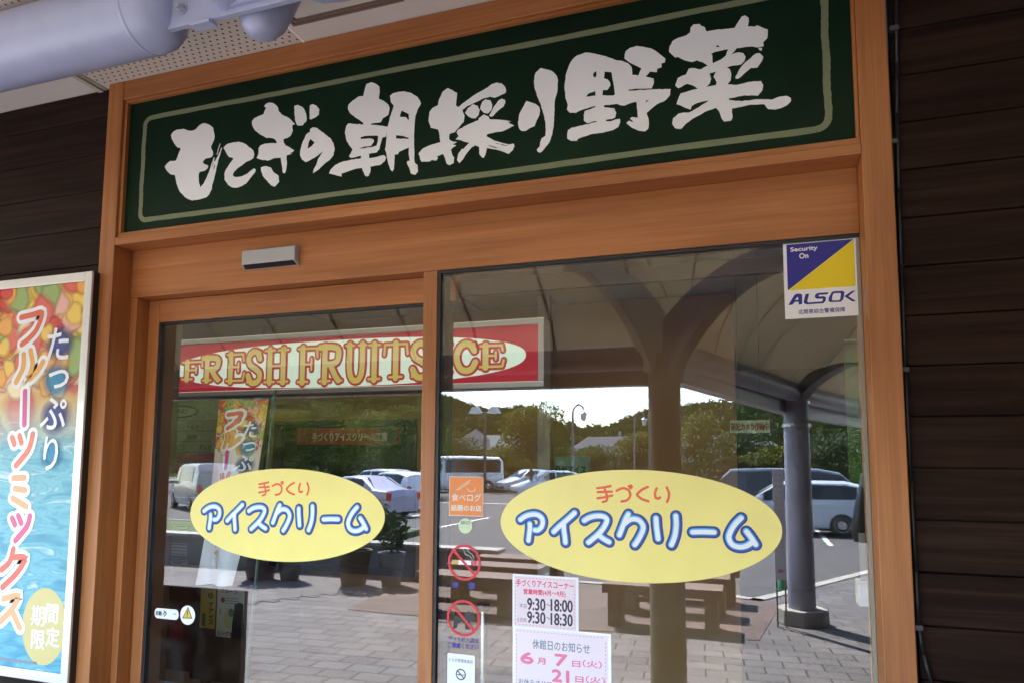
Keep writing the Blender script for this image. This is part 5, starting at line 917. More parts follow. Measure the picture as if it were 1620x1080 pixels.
t = thing('interior_post', 'slim grey metal post inside the shop behind the fixed pane', 'post', (p[0], 2.9, 0)); b = B(); b.box(p[0]-.05, p[0]+.05, 2.9, 2.98, 0, 2.85, mat('post_grey', (.40,.38,.34), .4, .4)); b.build('shaft', t, bevel=.006)
p = (-1.1457,0.9475)
t = thing('barrier_stand', 'short bright metal barrier stand inside behind the prohibition stickers', 'stand', (p[0], .8, 0))
b = B(); b.tube((p[0], .8, 0), (p[0], .8, p[1]), .018, .018, mat('polished_steel', (.75,.77,.78), .2, .9), 16); b.build('post', t, smooth=40)
b = B(); b.lathe([(0,.14),(.02,.14),(.03,.03)], mat('polished_steel'), (p[0], .8, 0), (0,0,1), 24); b.build('base', t, smooth=40); b = B(); b.lathe([(0,.03),(.03,.03)], BLACK, (p[0], .8, p[1]), (0,0,1), 16); b.build('cap', t)
# green hanging film and dark ornament near the right jamb
q = (0.3509,1.5152,0.4874,2.0901)
t = thing('hanging_banner', 'translucent green banner hanging inside at the right edge of the pane', 'banner', ((q[0]+q[2])/2, .9, q[1])); b = B(); b.box(q[0], q[2]+.2, .9, .903, q[1], q[3], GREENFILM); b.build('film', t); b = B(); b.tube((q[0], .9, q[3]), (q[2]+.2, .9, q[3]), .012, .012, BLACK, 10); b.build('rod', t)
o_ = ((0.6895,-2.95,1.3286),(0.6803,-2.95,1.0864),(0.6825,-2.95,1.9563),(0.6614,-2.95,1.6999),(0.6959,-2.95,1.5981),(0.6796,-2.95,1.4712))
t = thing('dark_silhouette', 'black bell-shaped ornament with pale ovals mirrored beside the right jamb', 'silhouette', (o_[0][0], -2.95, 0))  # unidentified dark mirrored shape, modelled with an added post and foot
b = B(); z0 = o_[1][2]; h = o_[0][2]-z0; xo = o_[0][0]+.03
b.lathe([(0,.02),(.004,.10),(h*.35,.115),(h,.09),(h*1.6,.055),(h*2.0,.03),(h*3.2,.028),(h*4.2,.012)], BLACK, (xo, -2.95, z0), (0,0,1), 28); b.tube((xo, -2.95, .02), (xo, -2.95, z0), .018, .018, GREY, 12); b.lathe([(0,.16),(.03,.15)], BLACK, (xo, -2.95, 0.001), (0,0,1), 24); b.build('body', t, smooth=60)
PET = mat('pale_petal', (.55,.54,.50), .5)
for (x, _, z), rx, rz in zip(o_[2:], (.034,.030,.028,.026), (.055,.024,.032,.022)):
    b = B(); b.lathe([(-rz,.001),(-rz*.7,rx*.7),(0,rx),(rz*.7,rx*.7),(rz,.001)], PET, (x, -2.80, z), (0,0,1), 16); b.build('pale_oval', t, smooth=True)
q = (0.3217,1.124,0.4021,1.2077)
t = thing('leaflet_box', 'white leaflet box on a thin post by the right jamb', 'box', ((q[0]+q[2])/2, .5, 0)); b = B(); b.box(q[0], q[2], .5, .58, q[1], q[3], WHITE); b.build('tray', t, bevel=.004); b = B(); b.box((q[0]+q[2])/2, (q[0]+q[2])/2+.03, .53, .56, 0, q[1]-.001, mat('maroon', (.10,.02,.03), .5)); b.build('post', t); b = B(); b.box(q[0]+.012, q[0]+.03, .52, .54, q[3], q[3]+.16, mat('post_grey')); b.build('upright', t)

# ------------------------------------------------------------------ forecourt things seen mirrored in the glass
BT = None
def make_bench():
    t = thing('wooden_bench', '', 'bench', (0,0,0), 'wooden benches on the forecourt')
    b = B(); b.box(-.57, .57, -.20, -.005, .33, .42, BENCHW); b.box(-.57, .57, .005, .20, .33, .42, BENCHW); b.build('seat', t, bevel=.006)
    for x in (-.46, .46):
        b = B(); b.box(x-.06, x+.06, -.16, .16, 0, .329, BENCHW); b.build('leg', t, bevel=.006)
    b = B(); b.box(-.399, .399, -.03, .03, .10, .15, BENCHW); b.build('stretcher', t, bevel=.004)
    return t
bench = make_bench(); first = True
LB = ['front bench of the right row, beside the brown paving edge', 'middle bench of the right row of wooden benches', 'rear bench of the right row nearest the kerb', 'front bench of the left row, behind the prohibition stickers', 'middle bench of the left row of wooden benches', 'rear bench of the left row near the kerb']
for k, (x, y) in enumerate(((-.88,-4.95),(-.84,-5.7),(-.76,-6.45),(-2.93,-4.85),(-2.86,-5.65),(-2.8,-6.4))):
    if first: bench.location = (x, y, 0); bench['label'] = LB[k]; first = False
    else: dup(bench, (x, y, 0), 0, LB[k])
# notice board leaning on the column
nb = thing('notice_board', 'tall narrow white notice board with red writing leaning on the canopy column', 'notice board', (.25, -5.45, 0))
b = B(); b.box(.165, .27, -5.40, -5.385, .46, 1.56, PAPER); b.build('board', nb, bevel=.003)
b = B(); b.box(.17, .185, -5.405, -5.3855, 0, .459, mat('stake_wood', (.38,.27,.15), .7)); b.box(.25, .265, -5.405, -5.3855, 0, .459, mat('stake_wood')); b.build('stake', nb)
b = B(); b.M = lambda a, c, l: (.2175-a, -5.385+l, c)
tx = ('駐車場内での', '事故盗難等の責任は負いません')
for cx_, s_ in ((.022, tx[0]), (-.022, tx[1])):
    zz = 1.52
    for ch in s_: b.text(ch, (cx_-.011, zz-.030, cx_+.011, zz), ROSE, .001); zz -= .06
b.poly([(-.028,.56),(.0,.56),(.0,.575),(.03,.548),(.0,.52),(.0,.536),(-.028,.536)], ROSE, .001); b.build('lettering', nb)
# planters, low wall and barrel by the left
pl = thing('planter_wall', 'low grey rendered wall edging the planting behind the flower pots', 'wall', (-5.6,-6.4,0))
b = B(); b.box(-9.0,-3.2,-6.75,-6.55,0,.42,mat('render_grey', (.20,.20,.21), .85, vary=.2, vscale=3)); b.build('wall_body', pl, bevel=.01); b = B(); b.box(-9.05,-3.15,-6.8,-6.5,.421,.47,CONC); b.build('coping', pl, bevel=.008)
LEAF = {}
def leaf_mat(name, c, v=.45):
    m = mat(name, c, .6, spec=.25); n, L, bs = nodes(m)
    ge = n.new('ShaderNodeNewGeometry'); r = ramp(n, [(0, tuple(x*(1-v) for x in c)), (.6, c), (1, (c[0]*1.7, c[1]*1.45, c[2]*1.1))]); L.new(ge.outputs['Random Per Island'], r.inputs[0]); L.new(r.outputs[0], bs.inputs['Base Color'])
    tl = n.new('ShaderNodeBsdfTranslucent'); L.new(r.outputs[0], tl.inputs[0]); mx = n.new('ShaderNodeMixShader'); mx.inputs[0].default_value = .3
    L.new(bs.outputs[0], mx.inputs[1]); L.new(tl.outputs[0], mx.inputs[2]); L.new(mx.outputs[0], n['Material Output'].inputs[0]); return m
LF1 = leaf_mat('leaf_green', (.06,.10,.022)); LF2 = leaf_mat('leaf_yellow_green', (.11,.13,.025)); LF3 = leaf_mat('leaf_dark', (.03,.06,.02)); BARK = mat('bark', (.09,.065,.045), .9, vary=.3)
def leaves(b, c, rx, ry, rz, n, size, m, rn):
    vs = []; fs = []
    for i in range(n):
        while True:
            p = Vector((rn.uniform(-1,1), rn.uniform(-1,1), rn.uniform(-1,1)))
            if p.length <= 1 and p.length > rn.random()*.8: break
        p = Vector((p.x*rx, p.y*ry, p.z*rz))+Vector(c)
        a = Vector((rn.gauss(0,1), rn.gauss(0,1), rn.gauss(0,1))).normalized(); q = a.orthogonal().normalized(); s = size*rn.uniform(.6,1.3)
        o = len(vs); vs += [p+a*s, p+q*s*.5, p-a*s, p-q*s*.5]; fs.append((o, o+1, o+2, o+3))
    b.add(vs, fs, m)
def make_pot(name, label, loc, r, h, col, shrub):
    t = thing(name, label, 'planter', loc)
    b = B(); b.lathe([(0, r*.72), (h*.9, r), (h*.905, r*1.08), (h, r*1.08), (h*1.001, r*.9), (h*.9, r*.86)], mat(name+'_glaze', col, .5, vary=.2), loc, (0,0,1), 24); b.build('pot', t, smooth=40)
    rn = random.Random(int(abs(loc[0])*100)); b = B(); b.tube((loc[0], loc[1], h*.85), (loc[0], loc[1], h+shrub*.6), .02, .012, BARK, 8); b.build('stem', t)
    b = B(); leaves(b, (loc[0], loc[1], h+shrub*.55), r*1.3, r*1.3, shrub*.5, 420, .05, LF3, rn); b.build('foliage', t)
make_pot('flower_pot', 'large dark flower pot with a leafy shrub by the low wall', (-6.35,-5.75,0), .24, .42, (.05,.05,.055), .55)
make_pot('flower_pot', 'smaller dark flower pot standing right of the larger one', (-5.95,-5.85,0), .17, .38, (.07,.065,.065), .45)
make_pot('barrel_planter', 'brown barrel planter with an upright shrub beside the low wall', (-4.97,-5.85,0), .22, .45, (.10,.06,.035), .7)
make_pot('stone_planter', 'pale stone planter next to the brown barrel', (-4.5,-6.0,0), .17, .42, (.22,.21,.22), .5)
q = (-4.2414,-3.3884,0.6875)
t = thing('standing_signboard', 'back of a dark brown standing signboard mirrored low in the sliding door', 'board', ((q[0]+q[1])/2, -1.65, 0)); SBW = wood('dark_board', 0, (.05,.028,.018), (.065,.036,.022), (.035,.018,.011), .6)
b = B(); b.box(q[0], q[1], -1.67, -1.63, .02, q[2], SBW); b.build('panel', t, bevel=.004)
for x in (q[0]+.05, q[1]-.05):
    b = B(); b.box(x-.03, x+.03, -1.715, -1.675, 0, q[2]-.01, SBW); b.box(x-.03, x+.03, -1.629, -1.45, 0, .05, SBW); b.build('leg', t)
# traffic cone
t = thing('traffic_cone', 'green traffic cone standing on the asphalt behind the notice board', 'cone', (.30,-7.9,LOT))
b = B(); b.lathe([(0,.13),(.03,.12),(.50,.025),(.52,.001)], mat('cone_green', (.02,.16,.07), .5), (.30,-7.9,LOT+.03), (0,0,1), 20); b.build('cone_body', t, smooth=40); b = B(); b.box(.13,.47,-8.07,-7.73,LOT,LOT+.03,BLACKRUB); b.build('base', t, bevel=.01)

# ------------------------------------------------------------------ vehicles
CARGL = mat('car_glass', (.012,.014,.016), .06); TYRE = mat('tyre', (.02,.02,.021), .8); RIM = mat('rim', (.5,.5,.52), .3, .8)
HL = mat('headlight_lens', (.7,.72,.74), .1); TAIL = mat('tail_lens', (.45,.02,.02), .2); PLATE = mat('plate_white', (.7,.7,.66), .5)
def paint(name, c): return mat(name, c, .28, coat=.6)
# stations along the length 0 front .. 1 rear: (x, roof z, belt z, half width at belt, half width at roof)
SH = {
 'hatch': [(0,.62,.60,.30,.28),(.02,.70,.66,.40,.36),(.10,.78,.74,.47,.42),(.27,.97,.90,.49,.43),(.30,1.0,.91,.49,.42),(.46,1.46,.95,.495,.36),(.56,1.5,.96,.495,.365),(.80,1.48,.98,.49,.36),(.93,1.36,1.0,.475,.34),(.985,1.02,.98,.45,.40),(1,.80,.78,.40,.38)],
 'wagon': [(0,.62,.60,.30,.28),(.02,.72,.68,.40,.36),(.10,.84,.80,.47,.42),(.19,.97,.90,.49,.43),(.22,1.0,.92,.49,.42),(.40,1.47,.95,.495,.37),(.55,1.52,.96,.495,.375),(.85,1.50,.97,.49,.37),(.95,1.40,.98,.475,.36),(.99,1.02,.97,.45,.41),(1,.70,.68,.42,.40)],
 'van': [(0,.70,.66,.36,.34),(.015,.90,.86,.43,.40),(.09,1.04,.98,.48,.44),(.13,1.08,1.0,.49,.44),(.27,1.74,1.05,.495,.41),(.40,1.86,1.07,.5,.42),(.70,1.88,1.08,.5,.42),(.94,1.85,1.08,.49,.42),(.99,1.60,1.06,.48,.42),(1,.80,.78,.46,.45)],
 'bus': [(0,.80,.76,.42,.41),(.01,1.3,1.1,.48,.46),(.03,2.2,1.15,.5,.45),(.07,2.42,1.18,.5,.44),(.5,2.5,1.2,.5,.44),(.95,2.45,1.2,.5,.44),(.99,2.2,1.18,.49,.45),(1,.8,.78,.47,.46)],
 'sedan': [(0,.60,.58,.30,.28),(.02,.68,.64,.40,.36),(.10,.78,.74,.47,.42),(.27,.92,.86,.49,.43),(.30,.95,.87,.49,.42),(.43,1.38,.90,.495,.36),(.55,1.42,.91,.495,.365),(.68,1.38,.93,.49,.35),(.82,1.0,.95,.48,.42),(.97,.94,.90,.45,.42),(1,.72,.70,.40,.38)]}
WIN = {'hatch': (3,5,7,9), 'wagon': (3,5,7,9), 'van': (3,4,6,8), 'bus': (1,2,5,6), 'sedan': (3,5,7,8)}
def make_car(name, label, cat, kind, Lc, Wc, Hs, pm, loc, rz):
    t = thing(name, label, cat, (0,0,0)); st = SH[kind]; zb = .22; zs = Hs
    def P(i, lv):   # ring profile at station i
        x, zr, zl, wb, wr = st[i]; X = (.5-x)*Lc; zr, zl = zr*zs, zl*zs
        wb *= Wc; wr *= Wc
        return [(X, -wb*.93, zb), (X, -wb*1.0, zb+.2*(zl-zb)+.06), (X, -wb*1.0, zl-.06), (X, -wb*.985, zl), (X, -(wr+(wb-wr)*.12), zr-.05*(zr-zl)-.02), (X, -wr*.9, zr-.005), (X, -wr*.45, zr+.012*Wc), (X, 0, zr+.018*Wc)]
    rings = []
    for i in range(len(st)):
        h = P(i, 0); rings.append(h+[(x, -y, z) for x, y, z in h[-2::-1]])
    b = B(); n = len(rings[0]); vs = [v for r in rings for v in r]; fs = []
    for i in range(len(rings)-1):
        for j in range(n-1): fs.append((i*n+j, i*n+j+1, (i+1)*n+j+1, (i+1)*n+j))
        fs.append((i*n+n-1, i*n, (i+1)*n, (i+1)*n+n-1))
    fs += [tuple(range(n)), tuple(range(len(vs)-1, len(vs)-n-1, -1))]
    b.add(vs, [f[::-1] for f in fs], pm); body = b.build('body', t, smooth=32)
    a0, a1, a2, a3 = WIN[kind]
    def V(p): return Vector(p)
    def inset(quad, k, off, m, nm, par):
        q = [V(p) for p in quad]; c = sum(q, Vector())/4; nn = (q[2]-q[0]).cross(q[3]-q[1]).normalized()
        if nn.dot(c-Vector((0,0,.6))) < 0: nn = -nn; q = q[::-1]
        q = [c+(p-c)*k+nn*off for p in q]; b = B(); b.hexa([*[p-nn*.012 for p in q], *q], m); return b.build(nm, par)
    mid = n//2
    r0, r1 = rings[a0], rings[a1]; inset([r0[4], r0[n-5], r1[n-6], r1[5]], .92, .012, CARGL, 'windscreen', t)
    r0, r1 = rings[a2], rings[a3]; inset([r0[5], r0[n-6], r1[n-5], r1[4]], .86, .016, CARGL, 'rear_window', t)
    for s in (0, 1):
        def S(i, j): p = rings[i][j]; return V(p) if not s else V((p[0], -p[1], p[2]))
        def Sp(u, f):
            i = min(int(u), len(st)-2); g_ = u-i; p = S(i, 3).lerp(S(i+1, 3), g_); q_ = S(i, 4).lerp(S(i+1, 4), g_); return p.lerp(q_, f)
        um = (a1+a2)/2; yo = -1 if not s else 1
        for ua, ub in ((a1-.5, um-.06), (um+.06, a2+(a3-a2)*.30)):
            us = sorted([ua, ub]+[i for i in range(len(st)) if ua < i < ub]); vs = []
            for u in us:
                for f_ in (.14, .90):
                    p = Sp(u, f_); vs.append((p.x, p.y+yo*.014, p.z+.004))
            k_ = len(us); vs += [(x, y-yo*.02, z) for x, y, z in vs]; o2 = 2*k_
            fs = [(2*i, 2*i+2, 2*i+3, 2*i+1) for i in range(k_-1)]+[(2*i+1, 2*i+3, o2+2*i+3, o2+2*i+1) for i in range(k_-1)]+[(2*i+2, 2*i, o2+2*i, o2+2*i+2) for i in range(k_-1)]+[(0, 1, o2+1, o2), (2*k_-1, 2*k_-2, o2+2*k_-2, o2+2*k_-1)]
            b = B(); b.add(vs, fs if s else [q_[::-1] for q_ in fs], CARGL); b.build('side_window', t)
        yv = (-1 if not s else 1)
        for xf in (.19, .81):
            X = (.5-xf)*Lc; R0 = .31 if kind != 'bus' else .40; yy = yv*(Wc*.5-.10)
            b = B(); b.lathe([(-.10, R0*.8), (-.08, R0), (.08, R0), (.105, R0*.9), (.11, R0*.66)], TYRE, (X, yy, R0), (0, yv, 0), 24); wh = b.build('wheel', t, smooth=40)
            b = B(); b.lathe([(.10, R0*.66), (.112, R0*.62), (.105, R0*.5), (.12, R0*.12), (.121, .001)], RIM, (X, yy, R0), (0, yv, 0), 20)
            b.build('rim', wh, smooth=40)
        zl = st[2][2]*zs
        hx = (.5-.055)*Lc; b = B(); b.hexa([(hx, yv*Wc*.30, zl-.20), (hx+.12, yv*Wc*.30, zl-.20), (hx-.16, yv*Wc*.485, zl-.17), (hx-.22, yv*Wc*.44, zl-.17), (hx-.04, yv*Wc*.30, zl-.02), (hx+.02, yv*Wc*.30, zl-.03), (hx-.26, yv*Wc*.482, zl+.0), (hx-.32, yv*Wc*.44, zl+.02)], HL); b.build('headlight', t)
        rx = -.5*Lc; zt = st[-2][2]*zs; b = B(); b.box(rx-.01, rx+.10, min(yv*Wc*.36, yv*Wc*.46), max(yv*Wc*.36, yv*Wc*.46), zt-.28, zt-.02, TAIL); b.build('taillight', t, bevel=.02)
        mx_ = V(S(a0, 3)).lerp(S(a1, 3), .45); b = B(); b.box(mx_.x-.07, mx_.x+.05, min(mx_.y, mx_.y+yv*.20), max(mx_.y, mx_.y+yv*.20), mx_.z+.02, mx_.z+.16, pm); b.build('mirror', t, bevel=.03)
        hp = S(a1, 2).lerp(S(a2, 2), .56); b = B(); b.box(hp.x-.11, hp.x+.09, hp.y-.02, hp.y+.02, hp.z-.06, hp.z-.02, pm); b.build('door_handle', t, bevel=.008)
    b = B(); b.box(.5*Lc-.06, .5*Lc+.02, -Wc*.30, Wc*.30, .26*zs, .42*zs, BLACK); b.build('grille', t, bevel=.02)
    b = B(); b.box(.5*Lc+.01, .5*Lc+.03, -.17, .17, .40*zs, .40*zs+.13, PLATE); b.build('number_plate', t)
    t.location = loc; t.rotation_euler = (0, 0, rz); return t
SILVP = paint('silver_paint', (.52,.55,.60)); WHITEP = paint('white_paint_car', (.78,.80,.82)); BLKP = paint('black_paint', (.02,.018,.02)); MAUVE = paint('mauve_paint', (.42,.38,.48)); GREYP = paint('grey_paint', (.25,.26,.28))
GV = 'vehicles in the car park'
cx_, cy_ = (2.0942,-18.879)
make_car('parked_car', 'silver hatchback parked side-on behind the canopy column', 'car', 'wagon', 3.9, 1.68, .96, SILVP, (cx_-1.15, cy_-.75, LOT), PI)['group'] = GV
make_car('parked_van', 'black van parked behind the silver hatchback', 'van', 'van', 4.7, 1.8, .95, BLKP, (1.3628, -22.3, LOT), 0)['group'] = GV
make_car('parked_car', 'silver car with a red tail light partly hidden by the black van', 'car', 'hatch', 4.0, 1.7, 1, SILVP, (-0.5457, -25.3, LOT), math.radians(165))['group'] = GV
px_, py_ = (-11.4582,-35.1709)
make_car('parked_car', 'white hatchback with its front facing the shop, left of the green notice', 'car', 'hatch', 3.9, 1.7, 1, WHITEP, (px_+.6, py_-1.5, LOT), math.radians(140))['group'] = GV
make_car('parked_car', 'pale car half hidden behind the white hatchback', 'car', 'hatch', 4.0, 1.7, 1, SILVP, (px_-2.6, py_-8, LOT), math.radians(130))['group'] = GV
bx_ = (-17.5403,-41.0,0.4277)
make_car('minibus', 'white minibus with a roof unit at the far side of the car park', 'minibus', 'bus', 5.6, 2.0, .92, WHITEP, (bx_[0]-.9, -42.5, LOT), math.radians(150))['group'] = GV
h1 = (-13.0228,-23.0,0.6231)
make_car('parked_car', 'white hatchback at the right side of the sliding door reflection', 'car', 'hatch', 3.8, 1.68, 1.02, WHITEP, (h1[0]-.8, -24.0, LOT), math.radians(205))['group'] = GV
h1 = (-13.2789,-20.0,0.4842)
make_car('parked_car', 'mauve sedan in front of the white cars on the left', 'car', 'sedan', 4.5, 1.72, 1, MAUVE, (h1[0], -20.5, LOT), math.radians(200))['group'] = GV
h1 = (-18.0334,-29.0,0.5127)
make_car('parked_car', 'white wagon parked behind the mauve sedan', 'car', 'wagon', 4.2, 1.7, 1.02, WHITEP, (h1[0], -30.5, LOT), math.radians(200))['group'] = GV
h1 = (-17.1284,-16.0,0.5506)
make_car('parked_van', 'grey van reflected at the far left behind the menu board', 'van', 'van', 4.4, 1.7, .95, GREYP, (h1[0]-3.6, -21, LOT), math.radians(215))['group'] = GV

# ------------------------------------------------------------------ lamps, trees, houses, hills
def lamp_double(x, y, h):
    t = thing('street_lamp', 'tall brown lamp post with two boxy lanterns beyond the car park', 'street lamp', (x, y, LOT)); BR = mat('lamp_brown', (.09,.06,.04), .5)
    b = B(); b.tube((x, y, LOT), (x, y, h), .11, .09, BR, 14); b.tube((x-.6, y, h-.1), (x+.6, y, h-.1), .05, .05, BR, 8); b.build('pole', t)
    for s in (-1, 1):
        b = B(); cx = x+s*.65; b.hexa([(cx-.40,y-.3,h-.15),(cx+.40,y-.3,h-.15),(cx+.40,y+.3,h-.15),(cx-.40,y+.3,h-.15),(cx-.22,y-.15,h+.28),(cx+.22,y-.15,h+.28),(cx+.22,y+.15,h+.28),(cx-.22,y+.15,h+.28)], mat('lamp_glass', (.6,.6,.56), .3)); b.build('lantern', t, bevel=.02)
def lamp_arm(x, y, h, label):
    t = thing('street_lamp', label, 'street lamp', (x, y, LOT), 'old style lamps with a hanging lantern'); b = B(); b.tube((x, y, LOT), (x, y, h), .09, .06, FINM, 12)
    b.pipe([(x+.0, y, h), (x+.12, y, h+.28), (x+.35, y, h+.42), (x+.6, y, h+.3), (x+.66, y, h+.12)], .045, FINM, 8); b.build('pole', t)
    b = B(); b.lathe([(0,.06),(.05,.13),(.4,.19),(.42,.24),(.52,.08),(.62,.02)], mat('lamp_glass'), (x+.66, y, h-.55), (0,0,1), 12); b.build('lantern', t, smooth=40)
q = (-16.4825,-42.0,4.9386); lamp_double(q[0], -42, q[2])
q = (-10.1354,-40.0,4.6937); lamp_arm(q[0], -40, q[2], 'lamp post with a hanging lantern against the sky in the gap of the hills')
q = (-7.7194,-48.0,4.7651); lamp_arm(q[0], -48, q[2], 'lamp post with a hanging lantern just left of the thick column')
q = (-12.5323,-70.0,4.9027)
t = thing('utility_pole', 'concrete utility pole among the far houses', 'utility pole', (q[0], -70, LOT)); b = B(); b.tube((q[0], -70, LOT), (q[0], -70, q[2]), .18, .12, CONC, 10); b.box(q[0]-.8, q[0]+.8, -70.05, -69.95, q[2]-.6, q[2]-.5, CONC); b.build('pole', t)
def make_tree(x, y, h, r, label, m, seed, n=6000, trunk=None, leaf=.105, low=.35, group='trees beyond the car park'):
    rn = random.Random(seed); t = thing('tree', label, 'tree', (x, y, LOT), group); z0 = LOT
    b = B(); tr_ = trunk or h*.022; b.tube((x, y, z0), (x+.05*h*rn.uniform(-1,1)*.3, y, z0+h*.55), tr_, tr_*.6, BARK, 10)
    cl = []
    for k in range(9):
        a = k*2.4+rn.uniform(-.3,.3); hh = h*(low+(.92-low)*(k+.5)/9); rr_ = r*(.75 if .2 < k/9 < .75 else .45)*rn.uniform(.6,1.0)
        c = (x+rr_*math.cos(a), y+rr_*math.sin(a), z0+hh); cl.append(c)
        b.tube((x, y, z0+hh*.7), c, tr_*.4, tr_*.12, BARK, 6)
    b.build('trunk', t)
    b = B()
    for k, c in enumerate(cl+[(x, y, z0+h*.75), (x, y, z0+h*.55), (x, y, z0+h*.88)]):
        s = rn.uniform(.42,.62); leaves(b, c, r*s, r*s, h*s*.30, n//12, leaf, m, rn)
    b.build('crown', t); return t
TS = [
 (-11.5406,-36.0,4.6726)+(2.1,'slender yellow-green tree in front of the white hatchback',LF2),
 (-17.7317,-50.0,2.8262)+(2.6,'bushy tree right of the long roofed house',LF2),
 (-23.0235,-52.0,3.4685)+(3.4,'dark round tree behind the minibus',LF1),
 (-15.0829,-55.0,2.9199)+(2.6,'green tree below the gap in the hills',LF1),
 (-11.5851,-52.0,2.8702)+(2.4,'low green tree left of the grey roofed house',LF1),
 (-8.5604,-55.0,4.0138)+(2.2,'tree just left of the thick canopy column',LF2),
 (-3.5651,-50.0,5.0398)+(1.8,'tall pale tree just right of the thick canopy column',LF2),
 (-1.0389,-47.0,3.6058)+(2.6,'round dark tree under the hanging camera notice',LF3),
 (0.8469,-46.0,2.7779)+(2.8,'low wide bush tree left of the notice column',LF2),
 (3.9022,-46.0,3.3185)+(3.2,'dense dark tree right of the notice column',LF3),
 (6.1148,-50.0,3.7582)+(3.2,'dark tree at the far right by the jamb',LF3),
 (-18.3779,-34.0,4.7311)+(3.0,'large airy tree above the white hatchback on the left',LF1),
 (-24.178,-40.0,4.8201)+(3.2,'broad tree behind the mauve sedan',LF2),
 (-27.6074,-40.0,5.3861)+(3.4,'tall green tree reflected over the red workshop sign',LF1),
 (-29.7134,-38.0,4.9872)+(3.2,'leafy tree reflected right of the fruit banner',LF2),
 (-33.711,-36.0,5.1282)+(3.4,'dark tree reflected over the menu board',LF3)]
for k, (x, y, h, r, lb, m) in enumerate(TS): make_tree(x, y, h-LOT, r, lb, m, 40+k, trunk=.11 if k == 0 else None, low=.5 if k == 0 else .3)
q = (-6.0536,-8.2,0.5493)
t = thing('flowering_bush', 'dark bush with pale flowers behind the low wall', 'bush', (q[0], -8.2, 0)); b = B(); rn = random.Random(3); leaves(b, (q[0], -8.0, .55), .55, .4, .5, 900, .06, LF3, rn); leaves(b, (q[0], -8.0, .7), .55, .4, .45, 90, .035, PET, rn); b.build('foliage', t); b = B(); b.tube((q[0], -8.0, LOT), (q[0], -8.0, .5), .03, .02, BARK, 8); b.build('stem', t)
# hedges
for x0, x1, y, lb in ((-17,-9.5,-46.5,'clipped hedge behind the white hatchback'),(-3,10,-46,'long clipped hedge along the far side of the car park')):
    t = thing('hedge', lb, 'hedge', ((x0+x1)/2, y, LOT)); b = B(); rn = random.Random(int(x1)); k = int((x1-x0)/.8)
    for i in range(k): leaves(b, (x0+(i+.5)*(x1-x0)/k, y, LOT+.75), .6, .5, .6, 260, .09, LF1, rn)
    b.build('foliage', t); b = B(); b.box(x0+.1, x1-.1, y-.25, y+.25, LOT, LOT+.9, mat('hedge_core', (.02,.035,.01), .9)); b.build('stems', t)
t = thing('guard_fence', 'white pipe guard rail between the car park and the hedge', 'fence', (-10,-44.6,LOT)); b = B(); b.tube((-26,-44.4,LOT+.75),(9,-44.4,LOT+.75),.04,.04,WHITE,8); b.build('rail', t); b = B()
for k in range(15): b.tube((-26+k*2.5,-44.4,LOT),(-26+k*2.5,-44.4,LOT+.8),.05,.05,WHITE,8)
stuff(b.build('post', t))
def house(name, label, x, y, w, d, hw, hr, wm, rm, hip=True):
    t = thing(name, label, 'house', (x, y, LOT), 'houses beyond the car park'); b = B(); b.box(x-w/2, x+w/2, y-d/2, y+d/2, LOT, LOT+hw, wm); b.build('wall', t)
    e = .5; z = LOT+hw; k = .25 if hip else .5; k2 = w*.5 if hip == 'pyr' else w*k*.8
    b = B(); p = [(x-w/2-e,y-d/2-e,z),(x+w/2+e,y-d/2-e,z),(x+w/2+e,y+d/2+e,z),(x-w/2-e,y+d/2+e,z)]; r0, r1 = (x-w/2+k2, y, z+hr), (x+w/2-k2+.01, y, z+hr)
    b.add(p+[r0, r1], [(0,1,5,4),(2,3,4,5),(1,2,5),(3,0,4),(3,2,1,0)], rm); b.build('roof', t)
    for i in range(2):
        b = B(); wx = x-w*.25+i*w*.45; b.box(wx-.6, wx+.6, y+d/2, y+d/2+.04, LOT+1.0, LOT+2.1, CARGL); f_ = b.build('window', t); b = B(); b.box(wx-.7, wx+.7, y+d/2, y+d/2+.07, LOT+.9, LOT+.99, WHITE); b.build('sill', f_)
    return t
TILE = mat('grey_tiles', (.10,.105,.115), .85, spec=.1); TILE2 = mat('silver_roof', (.13,.15,.15), .85, spec=.1); WALLB = mat('brown_wall', (.16,.10,.06), .8); WALLW = mat('cream_wall', (.5,.47,.42), .8)
q = (-24.0399,-60.0,2.5253); house('pavilion', 'small pavilion with a pointed grey roof among the trees', q[0], -60, 3.4, 3.4, 3.0, 2.0, WALLB, TILE, 'pyr')
q = (-21.7773,-62.0,2.5614); house('house', 'long low house with a silver roof right of the pavilion', q[0], -62, 9, 6, 3.2, 1.3, WALLB, TILE2)
q = (-12.7571,-66.0,2.3467); house('house', 'house with a grey tiled roof right of the green notice', q[0], -66, 7, 6, 2.6, 1.9, WALLW, TILE)
q = (-3.7701,-62.0,2.333); house('house', 'white house with stepped roofs right of the thick column', q[0], -62, 5, 6, 3.0, 1.4, WALLW, TILE)
q = (-0.1507,-75.0,2.8115); house('house', 'pale low house half hidden by the bushes right of the column', q[0], -75, 6, 6, 2.8, 1.5, WALLW, TILE2)
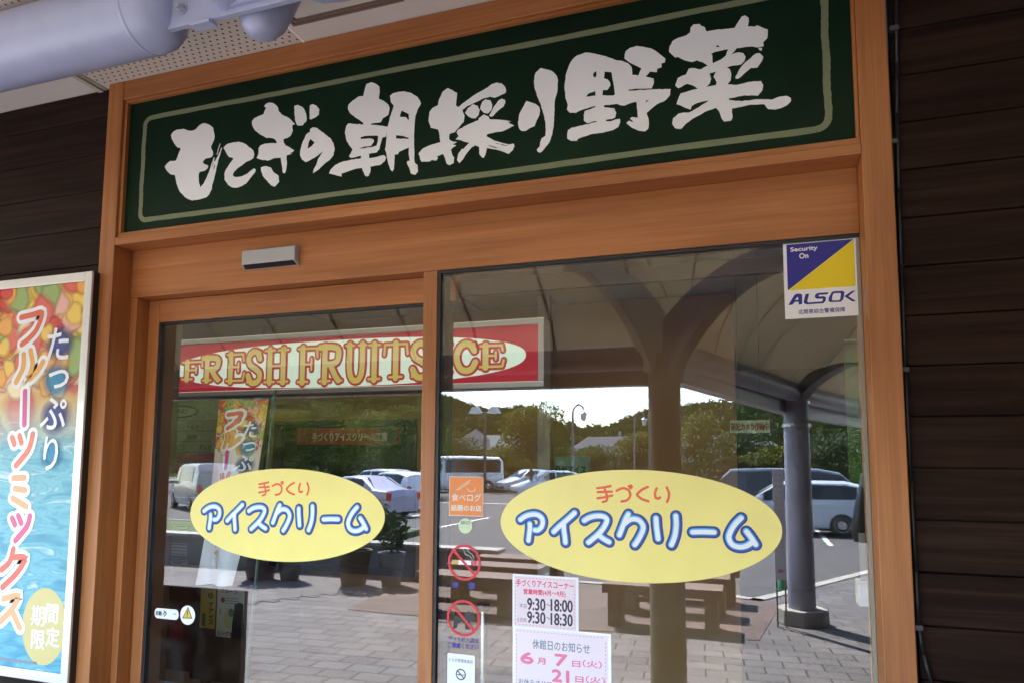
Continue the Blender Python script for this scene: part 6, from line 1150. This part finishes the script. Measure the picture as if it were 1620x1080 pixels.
# hills: ridge lines as measured skyline heights, wooded with crowns
HM = mat('hill_ground', (.022,.036,.010), .95, vary=.4, vscale=.06, spec=.05)
CROWN = leaf_mat('wood_crown', (.034,.058,.016), .25)
CROWN.node_tree.nodes['Principled BSDF'].inputs['Specular IOR Level'].default_value = .05
def hill(name, sky_, Y, depth, seed, n):
    rn = random.Random(seed); b = B(); N = len(sky_); J = 10; vs = []
    def P(u, v):
        i = min(int(u*(N-1)), N-2); f_ = u*(N-1)-i; x = sky_[i][0]*(1-f_)+sky_[i+1][0]*f_; z = sky_[i][1]*(1-f_)+sky_[i+1][1]*f_
        k = 1-v; return Vector((x*(1-.25*v), Y+v*depth, LOT-.2+(z-LOT-2.5)*(1-v**1.6)))
    M_ = 48
    for j in range(J+1):
        for i in range(M_+1): vs.append(P(i/M_, j/J))
    b.add(vs, [(j*(M_+1)+i, j*(M_+1)+i+1, (j+1)*(M_+1)+i+1, (j+1)*(M_+1)+i) for j in range(J) for i in range(M_)], HM)
    struct(b.build(name, smooth=True))
    b = B()
    for k in range(n):
        u = rn.random(); v = 0 if k < n*.12 else rn.random()**1.1*.97; p = P(u, v); r = rn.uniform(.55,1.25)*(abs(Y)/150)**.6; hh = r*rn.uniform(1.0,1.9)
        leaves(b, p+Vector((0, 0, hh*.45)), r*1.1, r*1.1, hh*.75, 17, r*.46, CROWN, rn)
    o_ = b.build('wooded_slope'); stuff(o_)
hill('hill', ((-113.9671,34.147),(-96.6703,25.8362),(-85.3832,21.4184),(-80.408,20.1973),(-74.5433,18.2536),(-68.7963,15.9929),(-64.1072,15.9135),(-59.494,17.0656),(-56.2117,17.0032),(-52.2503,14.3255),(-48.7027,12.2092),(-44.3394,9.265),(-40.0486,7.0465),(-35.8286,5.0322)), -190, 105, 5, 6500)
hill('hill', ((-38.597,4.306),(-34.4406,7.803),(-31.0234,10.1895),(-28.3386,9.7588),(-25.6772,10.2598),(-23.6914,11.4237),(-20.4176,13.0819),(-15.9297,13.6497),(-10.9053,14.3222),(-5.9952,14.7253),(1.1647,15.063),(11.3966,13.1061),(21.1407,11.7214),(29.4304,10.9986),(39.266,9.1458)), -150, 70, 6, 6000)
hill('distant_mountain', ((-118.5976,13.6213),(-110.7693,22.657),(-103.7906,26.3547),(-99.1954,23.299),(-93.5179,17.2826),(-86.0333,11.7036)), -420, 60, 9, 500)
hill('hill', ((-159.8015,14.2045),(-138.4833,15.9094),(-118.7899,16.3846),(-102.2348,17.0),(-88.2792,16.8533),(-75.1491,15.9728),(-64.1574,15.9035),(-54.9847,14.6988)), -120, 50, 8, 3500)
